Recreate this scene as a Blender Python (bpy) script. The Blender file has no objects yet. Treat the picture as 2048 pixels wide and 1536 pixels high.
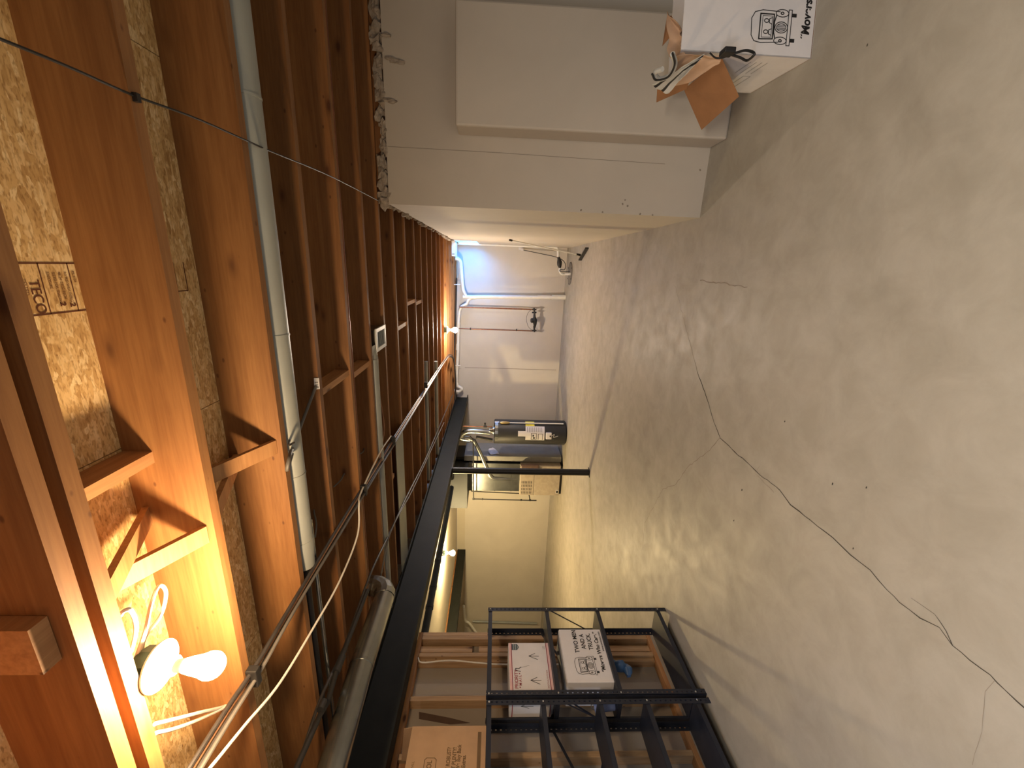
import bpy, math, random
from mathutils import Vector, Matrix
random.seed(7)
PI = math.pi
C = bpy.context.scene.collection
V = Vector

# ------------------------------------------------------------------ camera
YAW, PITCH, ROLL, F = -0.284386, -0.0440684, 0.0249879, 814.22
CAM = V((0, 0, 1.58))
def basis():
    cy, sy, cp, sp = math.cos(YAW), math.sin(YAW), math.cos(PITCH), math.sin(PITCH)
    f = V((sy*cp, cy*cp, sp)); r = V((cy, -sy, 0)); u = r.cross(f)
    c, s = math.cos(ROLL), math.sin(ROLL)
    return c*r + s*u, -s*r + c*u, f
RT, UP, FW = basis()
cd = bpy.data.cameras.new('camera'); cam = bpy.data.objects.new('camera', cd); C.objects.link(cam)
X_, Y_, Z_ = -UP, RT, -FW                      # the photograph was taken with the phone turned on its side
cam.matrix_world = Matrix(((X_.x, Y_.x, Z_.x, CAM.x), (X_.y, Y_.y, Z_.y, CAM.y), (X_.z, Y_.z, Z_.z, CAM.z), (0, 0, 0, 1)))
cd.sensor_width = 36; cd.lens = F/2048*36; cd.clip_start = 0.02
bpy.context.scene.camera = cam
def ray(x, y): return RT*((768-y)/F) + UP*((1024-x)/F) + FW
def at(x, y, a, v):
    """world point that a measured photo pixel has on a plane of the room"""
    d = ray(x, y); k = 'XYZ'.index(a)
    return CAM + d*((v-CAM[k])/d[k])

# ------------------------------------------------------------------ world, lights, exposure
sc = bpy.context.scene
w = bpy.data.worlds.new('world'); sc.world = w; w.use_nodes = True
w.node_tree.nodes['Background'].inputs[0].default_value = (0.62, 0.72, 1.0, 1)
w.node_tree.nodes['Background'].inputs[1].default_value = 0.10
sc.view_settings.view_transform = 'Standard'; sc.view_settings.look = 'None'
sc.view_settings.gamma = 1; sc.view_settings.use_curve_mapping = False
sc.view_settings.exposure = 0.35
def fill_light(x, y, p, col, sx=1.2, sy=0.3):     # unseen fill lamps added behind the camera to brighten floor and walls
    l = bpy.data.lights.new('fill_light', 'AREA'); l.shape = 'RECTANGLE'; l.size = sx; l.size_y = sy
    l.energy = p; l.color = col
    o = bpy.data.objects.new('fill_light', l); C.objects.link(o); o.location = (x, y, 2.46)
fill_light(0.3, -0.5, 62, (1.0, 0.88, 0.70))
fill_light(-1.6, -1.6, 72, (0.80, 0.88, 1.0))
BULB_MAIN, BULB_BACK, BULB_LEFT = 760.0, 1150.0, 2300.0
WINDOW = 34.0

# ------------------------------------------------------------------ materials
def newmat(name):
    m = bpy.data.materials.new(name); m.use_nodes = True
    return m, m.node_tree, m.node_tree.nodes['Principled BSDF']
def N(t, kind, **kw):
    n = t.nodes.new(kind)
    for k, v in kw.items(): setattr(n, k, v)
    return n
def ramp(t, src, stops):
    r = N(t, 'ShaderNodeValToRGB'); e = r.color_ramp.elements
    while len(e) < len(stops): e.new(0.5)
    for i, (p, c) in enumerate(stops): e[i].position = p; e[i].color = (*c, 1)
    t.links.new(src, r.inputs[0]); return r.outputs[0]
def coords(t, scale=(1, 1, 1), rnd=True, rot=(0, 0, 0), kind='Object'):
    tc = N(t, 'ShaderNodeTexCoord'); src = tc.outputs[kind]
    if rnd:
        oi = N(t, 'ShaderNodeObjectInfo'); mu = N(t, 'ShaderNodeVectorMath', operation='SCALE')
        cb = N(t, 'ShaderNodeCombineXYZ')
        for i in range(3): t.links.new(oi.outputs['Random'], cb.inputs[i])
        t.links.new(cb.outputs[0], mu.inputs[0]); mu.inputs['Scale'].default_value = 37.0
        ad = N(t, 'ShaderNodeVectorMath', operation='ADD'); t.links.new(src, ad.inputs[0]); t.links.new(mu.outputs[0], ad.inputs[1]); src = ad.outputs[0]
    mp = N(t, 'ShaderNodeMapping'); mp.inputs['Scale'].default_value = scale; mp.inputs['Rotation'].default_value = rot
    t.links.new(src, mp.inputs[0]); return mp.outputs[0]
def noise(t, vec, scale, detail=4, rough=0.55, dist=0):
    n = N(t, 'ShaderNodeTexNoise'); t.links.new(vec, n.inputs['Vector'])
    n.inputs['Scale'].default_value = scale; n.inputs['Detail'].default_value = detail
    n.inputs['Roughness'].default_value = rough; n.inputs['Distortion'].default_value = dist
    return n.outputs['Fac']
def mix(t, a, b, f, mode='MIX'):
    m = N(t, 'ShaderNodeMix', data_type='RGBA', blend_type=mode)
    for i, s in ((0, f), (6, a), (7, b)):
        if isinstance(s, (int, float)): m.inputs[i].default_value = s
        elif isinstance(s, tuple): m.inputs[i].default_value = (*s, 1)
        else: t.links.new(s, m.inputs[i])
    return m.outputs[2]
def bump(t, p, h, strength, dist=0.01):
    b = N(t, 'ShaderNodeBump'); b.inputs['Strength'].default_value = strength; b.inputs['Distance'].default_value = dist
    t.links.new(h, b.inputs['Height']); t.links.new(b.outputs[0], p.inputs['Normal'])
def plain(name, col, rough=0.5, metal=0.0, var=0.12, scale=12, bmp=0.0, rnd=True, spec=0.5):
    m, t, p = newmat(name)
    v = coords(t, rnd=rnd); f = noise(t, v, scale, 5)
    d = tuple(c*(1-var) for c in col); l = tuple(min(1, c*(1+var)) for c in col)
    t.links.new(ramp(t, f, [(0.3, d), (0.7, l)]), p.inputs['Base Color'])
    p.inputs['Roughness'].default_value = rough; p.inputs['Metallic'].default_value = metal; p.inputs['Specular IOR Level'].default_value = spec
    if bmp: bump(t, p, f, bmp)
    return m
def wood(name, axis, c1, c2, rough=0.62, knot=(0.10, 0.035, 0.012)):
    m, t, p = newmat(name)
    s = [9.0, 9.0, 9.0]; s['XYZ'.index(axis)] = 0.55
    v = coords(t, tuple(s))
    f = noise(t, v, 1.3, 5, 0.6, 0.9)
    g = noise(t, v, 9.0, 3, 0.6, 0.3)
    col = ramp(t, f, [(0.28, c1), (0.5, tuple((a+b)/2 for a, b in zip(c1, c2))), (0.72, c2)])
    col = mix(t, col, ramp(t, g, [(0.35, (0.62, 0.55, 0.5)), (0.62, (1, 1, 1))]), 0.45, 'MULTIPLY')
    s = [7.0, 7.0, 7.0]; s['XYZ'.index(axis)] = 3.0
    vk = coords(t, tuple(s)); vo = N(t, 'ShaderNodeTexVoronoi'); vo.inputs['Scale'].default_value = 1.0
    t.links.new(vk, vo.inputs['Vector'])
    kf = ramp(t, vo.outputs['Distance'], [(0.05, (1, 1, 1)), (0.11, (0.35, 0.35, 0.35)), (0.2, (0, 0, 0))])
    oi = N(t, 'ShaderNodeObjectInfo')
    col = mix(t, col, knot, kf)
    s = [13.0, 13.0, 13.0]; s['XYZ'.index(axis)] = 7.0
    vo2 = N(t, 'ShaderNodeTexVoronoi'); vo2.inputs['Scale'].default_value = 1.0; t.links.new(coords(t, tuple(s)), vo2.inputs['Vector'])
    col = mix(t, col, knot, ramp(t, vo2.outputs['Distance'], [(0.04, (0.8, 0.8, 0.8)), (0.085, (0, 0, 0))]))
    hs = N(t, 'ShaderNodeHueSaturation'); t.links.new(col, hs.inputs['Color'])
    mr = N(t, 'ShaderNodeMapRange'); mr.inputs[3].default_value = 0.85; mr.inputs[4].default_value = 1.12
    t.links.new(oi.outputs['Random'], mr.inputs[0]); t.links.new(mr.outputs[0], hs.inputs['Value'])
    t.links.new(hs.outputs[0], p.inputs['Base Color'])
    p.inputs['Roughness'].default_value = rough
    bump(t, p, g, 0.12, 0.004)
    return m
def osb(name):
    m, t, p = newmat(name)
    out = None; hs = None
    for i, (sc_, ro) in enumerate((((30, 135, 30), 0.35), ((52, 150, 30), -0.45))):
        v = coords(t, sc_, rnd=False, rot=(0, 0, ro))
        wv = N(t, 'ShaderNodeTexNoise'); wv.inputs['Scale'].default_value = 0.25; t.links.new(v, wv.inputs['Vector'])
        ad = N(t, 'ShaderNodeVectorMath', operation='MULTIPLY_ADD'); t.links.new(wv.outputs['Color'], ad.inputs[0])
        ad.inputs[1].default_value = (3, 3, 3); t.links.new(v, ad.inputs[2])
        vo = N(t, 'ShaderNodeTexVoronoi'); vo.inputs['Scale'].default_value = 0.55; t.links.new(ad.outputs[0], vo.inputs['Vector'])
        bw = N(t, 'ShaderNodeRGBToBW'); t.links.new(vo.outputs['Color'], bw.inputs[0])
        col = ramp(t, bw.outputs[0], [(0.1, (0.42, 0.25, 0.09)), (0.4, (0.60, 0.40, 0.17)), (0.65, (0.68, 0.48, 0.23)), (0.95, (0.82, 0.66, 0.38))])
        col = mix(t, col, ramp(t, noise(t, v, 1.2, 3), [(0.34, (0.45, 0.36, 0.25)), (0.5, (1, 1, 1))]), 0.75, 'MULTIPLY')
        if out is None: out, hs = col, bw.outputs[0]
        else:
            mk = ramp(t, noise(t, coords(t, (1, 1, 1), rnd=False), 22, 2), [(0.46, (0, 0, 0)), (0.54, (1, 1, 1))])
            out = mix(t, out, col, mk)
    t.links.new(out, p.inputs['Base Color']); p.inputs['Roughness'].default_value = 0.7
    bump(t, p, hs, 0.5, 0.004)
    return m
def floormat():
    m, t, p = newmat('concrete_floor')
    v = coords(t, rnd=False)
    a = noise(t, v, 0.7, 6, 0.6, 0.6); b = noise(t, v, 5.0, 6, 0.65, 0.4); c = noise(t, coords(t, (0.8, 1.1, 1), False, (0, 0, 0.6)), 1.1, 6, 0.6, 0.8)
    col = ramp(t, a, [(0.25, (0.335, 0.31, 0.265)), (0.5, (0.37, 0.345, 0.30)), (0.75, (0.395, 0.372, 0.33))])
    col = mix(t, col, ramp(t, b, [(0.35, (0.86, 0.85, 0.82)), (0.65, (1.05, 1.05, 1.05))]), 0.8, 'MULTIPLY')
    col = mix(t, col, ramp(t, c, [(0.30, (0.76, 0.75, 0.74)), (0.46, (1, 1, 1))]), 0.55, 'MULTIPLY')
    t.links.new(col, p.inputs['Base Color'])
    t.links.new(ramp(t, b, [(0.3, (0.62,)*3), (0.7, (0.46,)*3)]), p.inputs['Roughness'])
    bump(t, p, b, 0.05, 0.01)
    return m
def wallmat(name, c, v=0.05):
    m, t, p = newmat(name)
    vv = coords(t, rnd=False)
    a = noise(t, vv, 1.3, 5, 0.6, 0.5); b = noise(t, vv, 60, 3)
    t.links.new(ramp(t, a, [(0.3, tuple(x*(1-v) for x in c)), (0.7, tuple(x*(1+v) for x in c))]), p.inputs['Base Color'])
    p.inputs['Roughness'].default_value = 0.75
    bump(t, p, b, 0.08, 0.003)
    return m
def emit(name, col, s):
    m, t, p = newmat(name)
    p.inputs['Base Color'].default_value = (0.8, 0.8, 0.8, 1)
    p.inputs['Emission Color'].default_value = (*col, 1); p.inputs['Emission Strength'].default_value = s
    return m
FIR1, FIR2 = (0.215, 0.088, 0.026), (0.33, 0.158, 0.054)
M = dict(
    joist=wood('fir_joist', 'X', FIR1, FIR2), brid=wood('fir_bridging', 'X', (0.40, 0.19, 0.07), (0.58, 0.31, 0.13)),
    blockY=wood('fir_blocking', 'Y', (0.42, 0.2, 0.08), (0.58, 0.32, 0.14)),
    stud=wood('pine_stud', 'Z', (0.40, 0.25, 0.13), (0.56, 0.38, 0.22)), osb=osb('oriented_strand_board'),
    floor=floormat(), wall=wallmat('painted_concrete', (0.50, 0.455, 0.395)), wallb=wallmat('painted_concrete_back', (0.60, 0.56, 0.50)),
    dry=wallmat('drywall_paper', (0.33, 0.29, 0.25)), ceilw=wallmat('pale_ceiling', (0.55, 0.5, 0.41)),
    crack=plain('crack_dark', (0.05, 0.042, 0.032), 0.9), stain=plain('faint_scuff', (0.25, 0.215, 0.175), 0.8),
    beam=plain('dark_green_steel', (0.010, 0.0115, 0.0095), 0.6, 0.0, 0.25, 6, spec=0.25), post=plain('black_steel', (0.008, 0.008, 0.009), 0.45),
    shelf=plain('navy_black_metal', (0.016, 0.02, 0.034), 0.38, 0.0, 0.15), bolt=plain('zinc_bolt', (0.75, 0.75, 0.75), 0.3, 0.9),
    galv=plain('galvanized_steel', (0.36, 0.38, 0.38), 0.27, 0.95, 0.18, 5), galvd=plain('painted_duct', (0.34, 0.36, 0.34), 0.45, 0.3, 0.1, 4),
    pvc=plain('white_pvc', (0.78, 0.77, 0.73), 0.35, 0, 0.04), copper=plain('copper_pipe', (0.24, 0.10, 0.055), 0.4, 0.7, 0.25, 20),
    iron=plain('black_iron', (0.015, 0.014, 0.014), 0.5), brass=plain('brass', (0.6, 0.45, 0.2), 0.35, 0.8),
    heat=plain('charcoal_enamel', (0.03, 0.031, 0.034), 0.5, 0, 0.1, spec=0.3), furn=plain('beige_enamel', (0.36, 0.31, 0.25), 0.5),
    brown=plain('brown_plastic', (0.10, 0.06, 0.045), 0.5), white=plain('white_card', (0.74, 0.72, 0.74), 0.6, 0, 0.03),
    wside=plain('white_card_side', (0.62, 0.6, 0.6), 0.7, 0, 0.04), card=plain('kraft_cardboard', (0.46, 0.29, 0.16), 0.75, 0, 0.06),
    carddk=plain('kraft_inside', (0.30, 0.145, 0.065), 0.8, 0, 0.08), ink=plain('black_ink', (0.012, 0.012, 0.014), 0.6), inkbr=plain('brown_ink', (0.16, 0.095, 0.04), 0.7),
    stampbr=plain('stamp_ink', (0.10, 0.03, 0.012), 0.7), red=plain('dark_red_print', (0.30, 0.03, 0.05), 0.6), pink=plain('pink_print', (0.78, 0.52, 0.52), 0.6),
    slate=plain('slate_print', (0.06, 0.10, 0.12), 0.6), grey=plain('grey_print', (0.3, 0.3, 0.31), 0.6), paper=plain('wrapping_paper', (0.50, 0.33, 0.22), 0.8, 0, 0.08),
    cloth=plain('white_cloth', (0.50, 0.50, 0.48), 0.85, 0, 0.06), black=plain('black_webbing', (0.01, 0.01, 0.012), 0.6),
    cable=plain('dark_cable', (0.035, 0.03, 0.028), 0.42, 0.0, 0.3), cableg=plain('grey_cable', (0.12, 0.11, 0.10), 0.45), cablew=plain('white_cable', (0.80, 0.76, 0.68), 0.4),
    cablebr=plain('copper_tone_cable', (0.35, 0.17, 0.09), 0.4, 0.3), foam=plain('grey_foam', (0.34, 0.29, 0.24), 0.9, 0, 0.3, 30, 0.4),
    porc=plain('white_porcelain', (0.85, 0.84, 0.80), 0.3, 0, 0.03), teal=plain('green_box', (0.06, 0.13, 0.11), 0.5), blue=plain('blue_plastic', (0.06, 0.14, 0.32), 0.4, 0, 0.2),
    pail=plain('pale_blue_plastic', (0.22, 0.28, 0.52), 0.45), yellow=plain('yellow_sticker', (0.75, 0.68, 0.10), 0.5), dpipe=plain('dark_blue_pipe', (0.022, 0.034, 0.062), 0.5, spec=0.25),
    frame=plain('window_frame_white', (0.8, 0.82, 0.82), 0.4), pane=emit('daylit_pane', (0.06, 0.36, 1.0), WINDOW),
    bulb=emit('lit_bulb', (1.0, 0.68, 0.37), BULB_MAIN), bulb2=emit('lit_bulb_back', (1.0, 0.82, 0.64), BULB_BACK), bulb3=emit('lit_bulb_left', (1.0, 0.74, 0.36), BULB_LEFT),
    ductdk=plain('dull_duct', (0.04, 0.043, 0.046), 0.6, 0.2, 0.1, 4, spec=0.2), ductret=plain('return_duct_grey', (0.27, 0.27, 0.26), 0.5, 0.25, 0.1, 4),
    lid=plain('sump_lid_grey', (0.13, 0.12, 0.11), 0.5), duct=plain('black_wrap', (0.012, 0.012, 0.011), 0.9, spec=0.08), panel=plain('pale_sheet_metal', (0.36, 0.38, 0.34), 0.45, 0.4, 0.1, 4),
)

# ------------------------------------------------------------------ mesh helpers
class MB:
    def __init__(s): s.v = []; s.f = []
    def add(s, vs, fs):
        o = len(s.v); s.v += [V(p) for p in vs]; s.f += [tuple(i+o for i in f) for f in fs]; return s
    def box(s, x0, x1, y0, y1, z0, z1):
        return s.hexa([(x, y, z) for z in (z0, z1) for (x, y) in ((x0, y0), (x1, y0), (x1, y1), (x0, y1))])
    def hexa(s, p):
        return s.add(p, [(3, 2, 1, 0), (4, 5, 6, 7), (0, 1, 5, 4), (1, 2, 6, 5), (2, 3, 7, 6), (3, 0, 4, 7)])
    def bar(s, a, b, wv, tv):
        a, b, wv, tv = V(a), V(b), V(wv)/2, V(tv)/2
        return s.hexa([a-wv-tv, a+wv-tv, a+wv+tv, a-wv+tv, b-wv-tv, b+wv-tv, b+wv+tv, b-wv+tv])
    def sheet(s, pts, n, th=0.003):
        n = V(n).normalized()*th; k = len(pts); pts = [V(p) for p in pts]
        return s.add(pts+[p+n for p in pts], [tuple(range(k))[::-1], tuple(range(k, 2*k))]+[(i, (i+1) % k, (i+1) % k+k, i+k) for i in range(k)])
    def tube(s, pts, r, n=10, caps=True):
        pts = [V(p) for p in pts]; rs = r if isinstance(r, (list, tuple)) else [r]*len(pts)
        t0 = (pts[1]-pts[0]).normalized(); nn = t0.orthogonal().normalized(); o = len(s.v); k = len(pts)
        for i, p in enumerate(pts):
            t = (pts[min(i+1, k-1)]-pts[max(i-1, 0)]).normalized()
            nn = (nn-t*nn.dot(t)).normalized(); b = t.cross(nn)
            for j in range(n):
                a = 2*PI*j/n; s.v.append(p+(nn*math.cos(a)+b*math.sin(a))*rs[i])
        for i in range(k-1):
            for j in range(n):
                s.f.append((o+i*n+j, o+i*n+(j+1) % n, o+(i+1)*n+(j+1) % n, o+(i+1)*n+j))
        if caps: s.f += [tuple(o+j for j in range(n))[::-1], tuple(o+(k-1)*n+j for j in range(n))]
        return s
    def lathe(s, prof, org, ax=(0, 0, 1), n=24):
        ax = V(ax).normalized(); e = ax.orthogonal().normalized(); b = ax.cross(e); org = V(org); o = len(s.v); k = len(prof)
        for r, h in prof:
            for j in range(n):
                a = 2*PI*j/n; s.v.append(org+ax*h+(e*math.cos(a)+b*math.sin(a))*max(r, 1e-4))
        for i in range(k-1):
            for j in range(n): s.f.append((o+i*n+j, o+i*n+(j+1) % n, o+(i+1)*n+(j+1) % n, o+(i+1)*n+j))
        s.f += [tuple(o+j for j in range(n))[::-1], tuple(o+(k-1)*n+j for j in range(n))]
        return s
    def patch(s, c, r, a0, a1, z0, z1, th=0.002, n=6):
        pts = []
        for rr in (r, r+th):
            for z in (z0, z1):
                for i in range(n+1):
                    a = a0+(a1-a0)*i/n; pts.append((c[0]+rr*math.cos(a), c[1]+rr*math.sin(a), z))
        k = n+1; fs = []
        for i in range(n):
            fs += [(2*k+i, 2*k+i+1, 3*k+i+1, 3*k+i), (i, k+i, k+i+1, i+1), (i, i+1, 2*k+i+1, 2*k+i), (k+i, 3*k+i, 3*k+i+1, k+i+1)]
        fs += [(0, 2*k, 3*k, k), (n, k+n, 3*k+n, 2*k+n)]
        return s.add(pts, fs)
    def blob(s, c, r, n=8, jit=0.25, sx=(1, 1, 1)):
        c = V(c); o = len(s.v); m = n//2+1
        for i in range(m+1):
            th = PI*i/m
            for j in range(n):
                ph = 2*PI*j/n; q = 1+random.uniform(-jit, jit) if 0 < i < m else 1
                s.v.append(c+V((sx[0]*math.sin(th)*math.cos(ph), sx[1]*math.sin(th)*math.sin(ph), sx[2]*math.cos(th)))*r*q)
        for i in range(m):
            for j in range(n): s.f.append((o+i*n+j, o+(i+1)*n+j, o+(i+1)*n+(j+1) % n, o+i*n+(j+1) % n))
        return s
    def stroke(s, pl, pts, wd, h=0.0008):
        """ink line on a plane pl=(org, ex, ey, n)"""
        org, ex, ey, n = pl
        P = [V((a, b)) for a, b in pts]
        for a, b in zip(P[:-1], P[1:]):
            d = b-a
            if d.length < 1e-6: continue
            d.normalize(); q = V((-d.y, d.x))*wd/2; a2 = a-d*wd*0.35; b2 = b+d*wd*0.35
            c = [org+ex*p.x+ey*p.y+n*h for p in (a2-q, b2-q, b2+q, a2+q)]
            s.add(c, [(0, 1, 2, 3)])
        return s
    def fill(s, pl, pts, h=0.0006):
        org, ex, ey, n = pl
        return s.add([org+ex*a+ey*b+n*h for a, b in pts], [tuple(range(len(pts)))])
    def text(s, pl, body, size, x, y, align='LEFT', h=0.001, sx=1.0, bold=0.0, shear=0.0):
        org, ex, ey, n = pl
        cu = bpy.data.curves.new('lettering', 'FONT'); cu.body = body; cu.size = size; cu.align_x = align; cu.offset = bold; cu.shear = shear
        ob = bpy.data.objects.new('lettering', cu); me = bpy.data.meshes.new_from_object(ob)
        s.add([org+ex*(x+v.co.x*sx)+ey*(y+v.co.y)+n*h for v in me.vertices], [tuple(p.vertices) for p in me.polygons])
        bpy.data.objects.remove(ob); bpy.data.curves.remove(cu); bpy.data.meshes.remove(me)
        return s
    def build(s, name, mat, parent=None, smooth=False, bevel=0.0, loc=None):
        off = V(loc) if loc is not None else (ORG.get(parent.name, V((0, 0, 0))) if parent else V((0, 0, 0)))
        me = bpy.data.meshes.new(name); me.from_pydata([p-off for p in s.v], [], s.f); me.update()
        me.materials.append(M[mat] if isinstance(mat, str) else mat)
        o = bpy.data.objects.new(name, me); C.objects.link(o)
        if smooth:
            me.polygons.foreach_set('use_smooth', [True]*len(me.polygons))
            try: me.set_sharp_from_angle(angle=math.radians(40))
            except Exception: pass
        if parent: o.parent = parent; ORG[o.name] = off
        elif loc is not None: o.location = off; ORG[o.name] = off
        if bevel:
            b = o.modifiers.new('bevel', 'BEVEL'); b.width = bevel; b.segments = 2; b.limit_method = 'ANGLE'
        return o
ORG = {}
def tag(o, label, cat=None, group=None):
    o['label'] = label
    if cat: o['category'] = cat
    if group: o['group'] = group
    return o
def thing(name, label, cat, loc, group=None):
    o = bpy.data.objects.new(name, None); C.objects.link(o); o.location = loc; o.empty_display_size = 0.1
    ORG[o.name] = V(loc); return tag(o, label, cat, group)
def structure(name, loc=(0, 0, 0)):
    o = bpy.data.objects.new(name, None); C.objects.link(o); o.location = loc; o['kind'] = 'structure'; ORG[o.name] = V(loc); return o
def piece(src, loc, parent=None):
    c = src.copy(); C.objects.link(c); c.location = V(loc)
    if parent: c.parent = parent
    return c
def sm(pts, k=6):
    """Catmull-Rom through the points"""
    P = [V(p) for p in pts]; P = [2*P[0]-P[1]]+P+[2*P[-1]-P[-2]]; out = []
    for i in range(1, len(P)-2):
        a, b, c, d = P[i-1:i+3]
        for j in range(k):
            t = j/k; out.append(0.5*((2*b)+(c-a)*t+(2*a-5*b+4*c-d)*t*t+(3*b-a-3*c+d)*t**3))
    return out+[P[-2]]
def mesh_thing(mb, name, mat, label, cat, loc, group=None, **kw):
    return tag(mb.build(name, mat, loc=loc, **kw), label, cat, group)
def struct_mesh(mb, name, mat, **kw):
    o = mb.build(name, mat, **kw); o['kind'] = 'structure'; return o

ZC = 2.5                # underside of the joists
ZO = 2.735              # underside of the subfloor
YB = 9.64               # face of the back wall
XR = 0.41               # face of the right wall
YA = 3.38               # face of the wall that steps into the room on the right

# ------------------------------------------------------------------ floor and walls
floor = struct_mesh(MB().box(-11.6, 4.4, -3.2, 9.9, -0.12, 0), 'floor', 'floor')
def crack(px, wd, seed):
    rnd = random.Random(seed); pts = [at(x, y, 'Z', 0) for x, y in px]; q = []
    for a, b in zip(pts[:-1], pts[1:]):
        k = max(2, int((b-a).length/0.035))
        for i in range(k):
            p = a.lerp(b, i/k); j = 0.007*min(1.0, (b-a).length*4)
            q.append(p+V((rnd.uniform(-j, j), rnd.uniform(-j, j), 0)))
    q.append(pts[-1]); mb = MB(); n = len(q); vs = []
    for i, p in enumerate(q):
        d = (q[min(i+1, n-1)]-q[max(i-1, 0)]).normalized(); s = V((-d.y, d.x, 0))
        ww = wd[0]+(wd[1]-wd[0])*i/(n-1); ww *= rnd.uniform(0.55, 1.3)
        vs += [V((p.x, p.y, 0.0007))-s*ww/2, V((p.x, p.y, 0.0007))+s*ww/2]
    mb.add(vs, [(2*i, 2*i+1, 2*i+3, 2*i+2) for i in range(n-1)])
    return mb
crack([(1350, 570), (1368, 640), (1395, 745)], (0.002, 0.005), 1).build('crack', 'stain', floor)
crack([(1395, 745), (1415, 800), (1425, 835), (1440, 875), (1470, 905), (1500, 930), (1520, 950), (1560, 980), (1580, 1010), (1620, 1040), (1665, 1075), (1700, 1110), (1740, 1140),
       (1775, 1180), (1800, 1205), (1840, 1235), (1880, 1255), (1905, 1290), (1940, 1320), (1980, 1350), (2010, 1380), (2060, 1425)], (0.007, 0.0035), 2).build('crack', 'crack', floor)
crack([(1440, 875), (1415, 905), (1380, 930), (1350, 970), (1325, 980), (1290, 1045), (1285, 1100)], (0.006, 0.003), 3).build('crack', 'stain', floor)
crack([(1822, 1195), (1870, 1228), (1892, 1262), (1905, 1290)], (0.0015, 0.003), 4).build('crack', 'crack', floor)
crack([(1990, 1362), (1972, 1385), (1966, 1440), (1945, 1530)], (0.002, 0.0015), 5).build('crack', 'stain', floor)
crack([(1520, 932), (1510, 945), (1548, 985)], (0.0015, 0.003), 6).build('crack', 'stain', floor)
crack([(1400, 560), (1495, 574)], (0.008, 0.006), 7).build('scuff', 'stain', floor)
mb = MB()
for x, y, s_ in ((1484, 980, 0.018), (1468, 1041, 0.014), (1665, 968, 0.012), (1733, 975, 0.01), (1570, 843, 0.012), (1707, 1097, 0.01), (1735, 90, 0.01)):
    p = at(x, y, 'Z', 0); mb.blob((p.x, p.y, 0.001), s_*0.55, 6, 0.4, (1, 0.5, 0.2))
mb.build('floor_debris', 'crack', floor)['kind'] = 'stuff'

wr = MB()   # right wall with the window opening near its far end
WY0, WY1, WZ0, WZ1 = 8.25, 9.45, 1.98, 2.40
wr.box(XR, XR+0.34, YA+0.22, WY0, 0, 2.41); wr.box(XR, XR+0.34, WY1, 9.9, 0, 2.41)
wr.box(XR, XR+0.34, WY0, WY1, 0, WZ0); wr.box(XR, XR+0.34, WY0, WY1, WZ1, 2.41)
struct_mesh(wr, 'wall_right', 'wall')
wa = MB().box(XR, 4.2, YA, YA+0.22, 0, 2.41)
struct_mesh(wa, 'wall_alcove', 'wall')
struct_mesh(MB().box(4.2, 4.4, -3.2, YA+0.22, 0, 2.9), 'wall_alcove_end', 'wall')
struct_mesh(MB().box(-11.6, XR, YB, 9.9, 0, 2.28), 'wall_back', 'wallb')
struct_mesh(MB().box(-11.6, -3.4, YB+0.02, 9.9, 2.28, 2.50), 'wall_back_upper', 'ceilw')
struct_mesh(MB().box(-3.4, XR, YB+0.005, 9.9, 2.28, 2.5), 'wall_back_sill', 'wallb')
struct_mesh(MB().box(-11.6, -11.4, -3.2, YB, 0, 2.6), 'wall_left', 'wallb')
struct_mesh(MB().box(-11.4, -3.6, -3.2, -3.0, 0, 2.6), 'wall_light_block', 'wall')  # unseen wall added to stop world light leaking in behind the partition
# shallow boxed-out slab standing against the alcove wall
pr = MB().box(0.895, 1.60, 3.15, YA-0.002, 0.0, 1.885)
struct_mesh(pr, 'trim_1', 'wall', bevel=0.014)
# fine vertical form line and pitting on the alcove wall
mb = MB()
pl = (V((0, YA, 0)), V((1, 0, 0)), V((0, 0, 1)), V((0, -1, 0)))
ln = [at(x, y, 'Y', YA) for x, y in ((775, 293), (990, 305), (1180, 318), (1330, 328))]
mb.stroke(pl, [(p.x, p.z) for p in ln], 0.003)
mb.build('form_line', 'stain', bpy.data.objects['wall_alcove'])
mb = MB()
for x, y in ((1250, 400), (1245, 408), (1162, 420), (1205, 424), (1255, 412), (1280, 428), (1400, 340), (1305, 430)):
    p = at(x, y, 'Y', YA); mb.blob((p.x, YA-0.001, p.z), 0.007, 6, 0.4, (1, 0.3, 1))
mb.build('pitting', 'stain', bpy.data.objects['wall_alcove'])['kind'] = 'stuff'
# form seam on the back wall
mb = MB(); plb = (V((0, YB, 0)), V((1, 0, 0)), V((0, 0, 1)), V((0, -1, 0)))
a = at(930, 735, 'Y', YB); b = at(1112, 740, 'Y', YB); mb.stroke(plb, [(a.x, a.z), (b.x, b.z)], 0.012)
mb.build('form_line', 'stain', bpy.data.objects['wall_back'])
# window in the right wall
win = structure('window_1', (XR+0.2, (WY0+WY1)/2, WZ0))
mb = MB(); X0, X1 = XR+0.20, XR+0.25
mb.box(X0, X1, WY0+0.002, WY1-0.002, WZ0+0.002, WZ0+0.035); mb.box(X0, X1, WY0+0.002, WY1-0.002, WZ1-0.035, WZ1-0.002)
for y in (WY0+0.002, (WY0+WY1)/2-0.018, WY1-0.038): mb.box(X0, X1, y, y+0.036, WZ0+0.035, WZ1-0.035)
mb.build('window_frame', 'frame', win)
for y0, y1 in ((WY0+0.038, (WY0+WY1)/2-0.018), ((WY0+WY1)/2+0.018, WY1-0.038)):
    MB().box(X0+0.02, X0+0.026, y0, y1, WZ0+0.035, WZ1-0.035).build('pane', 'pane', win)
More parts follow.
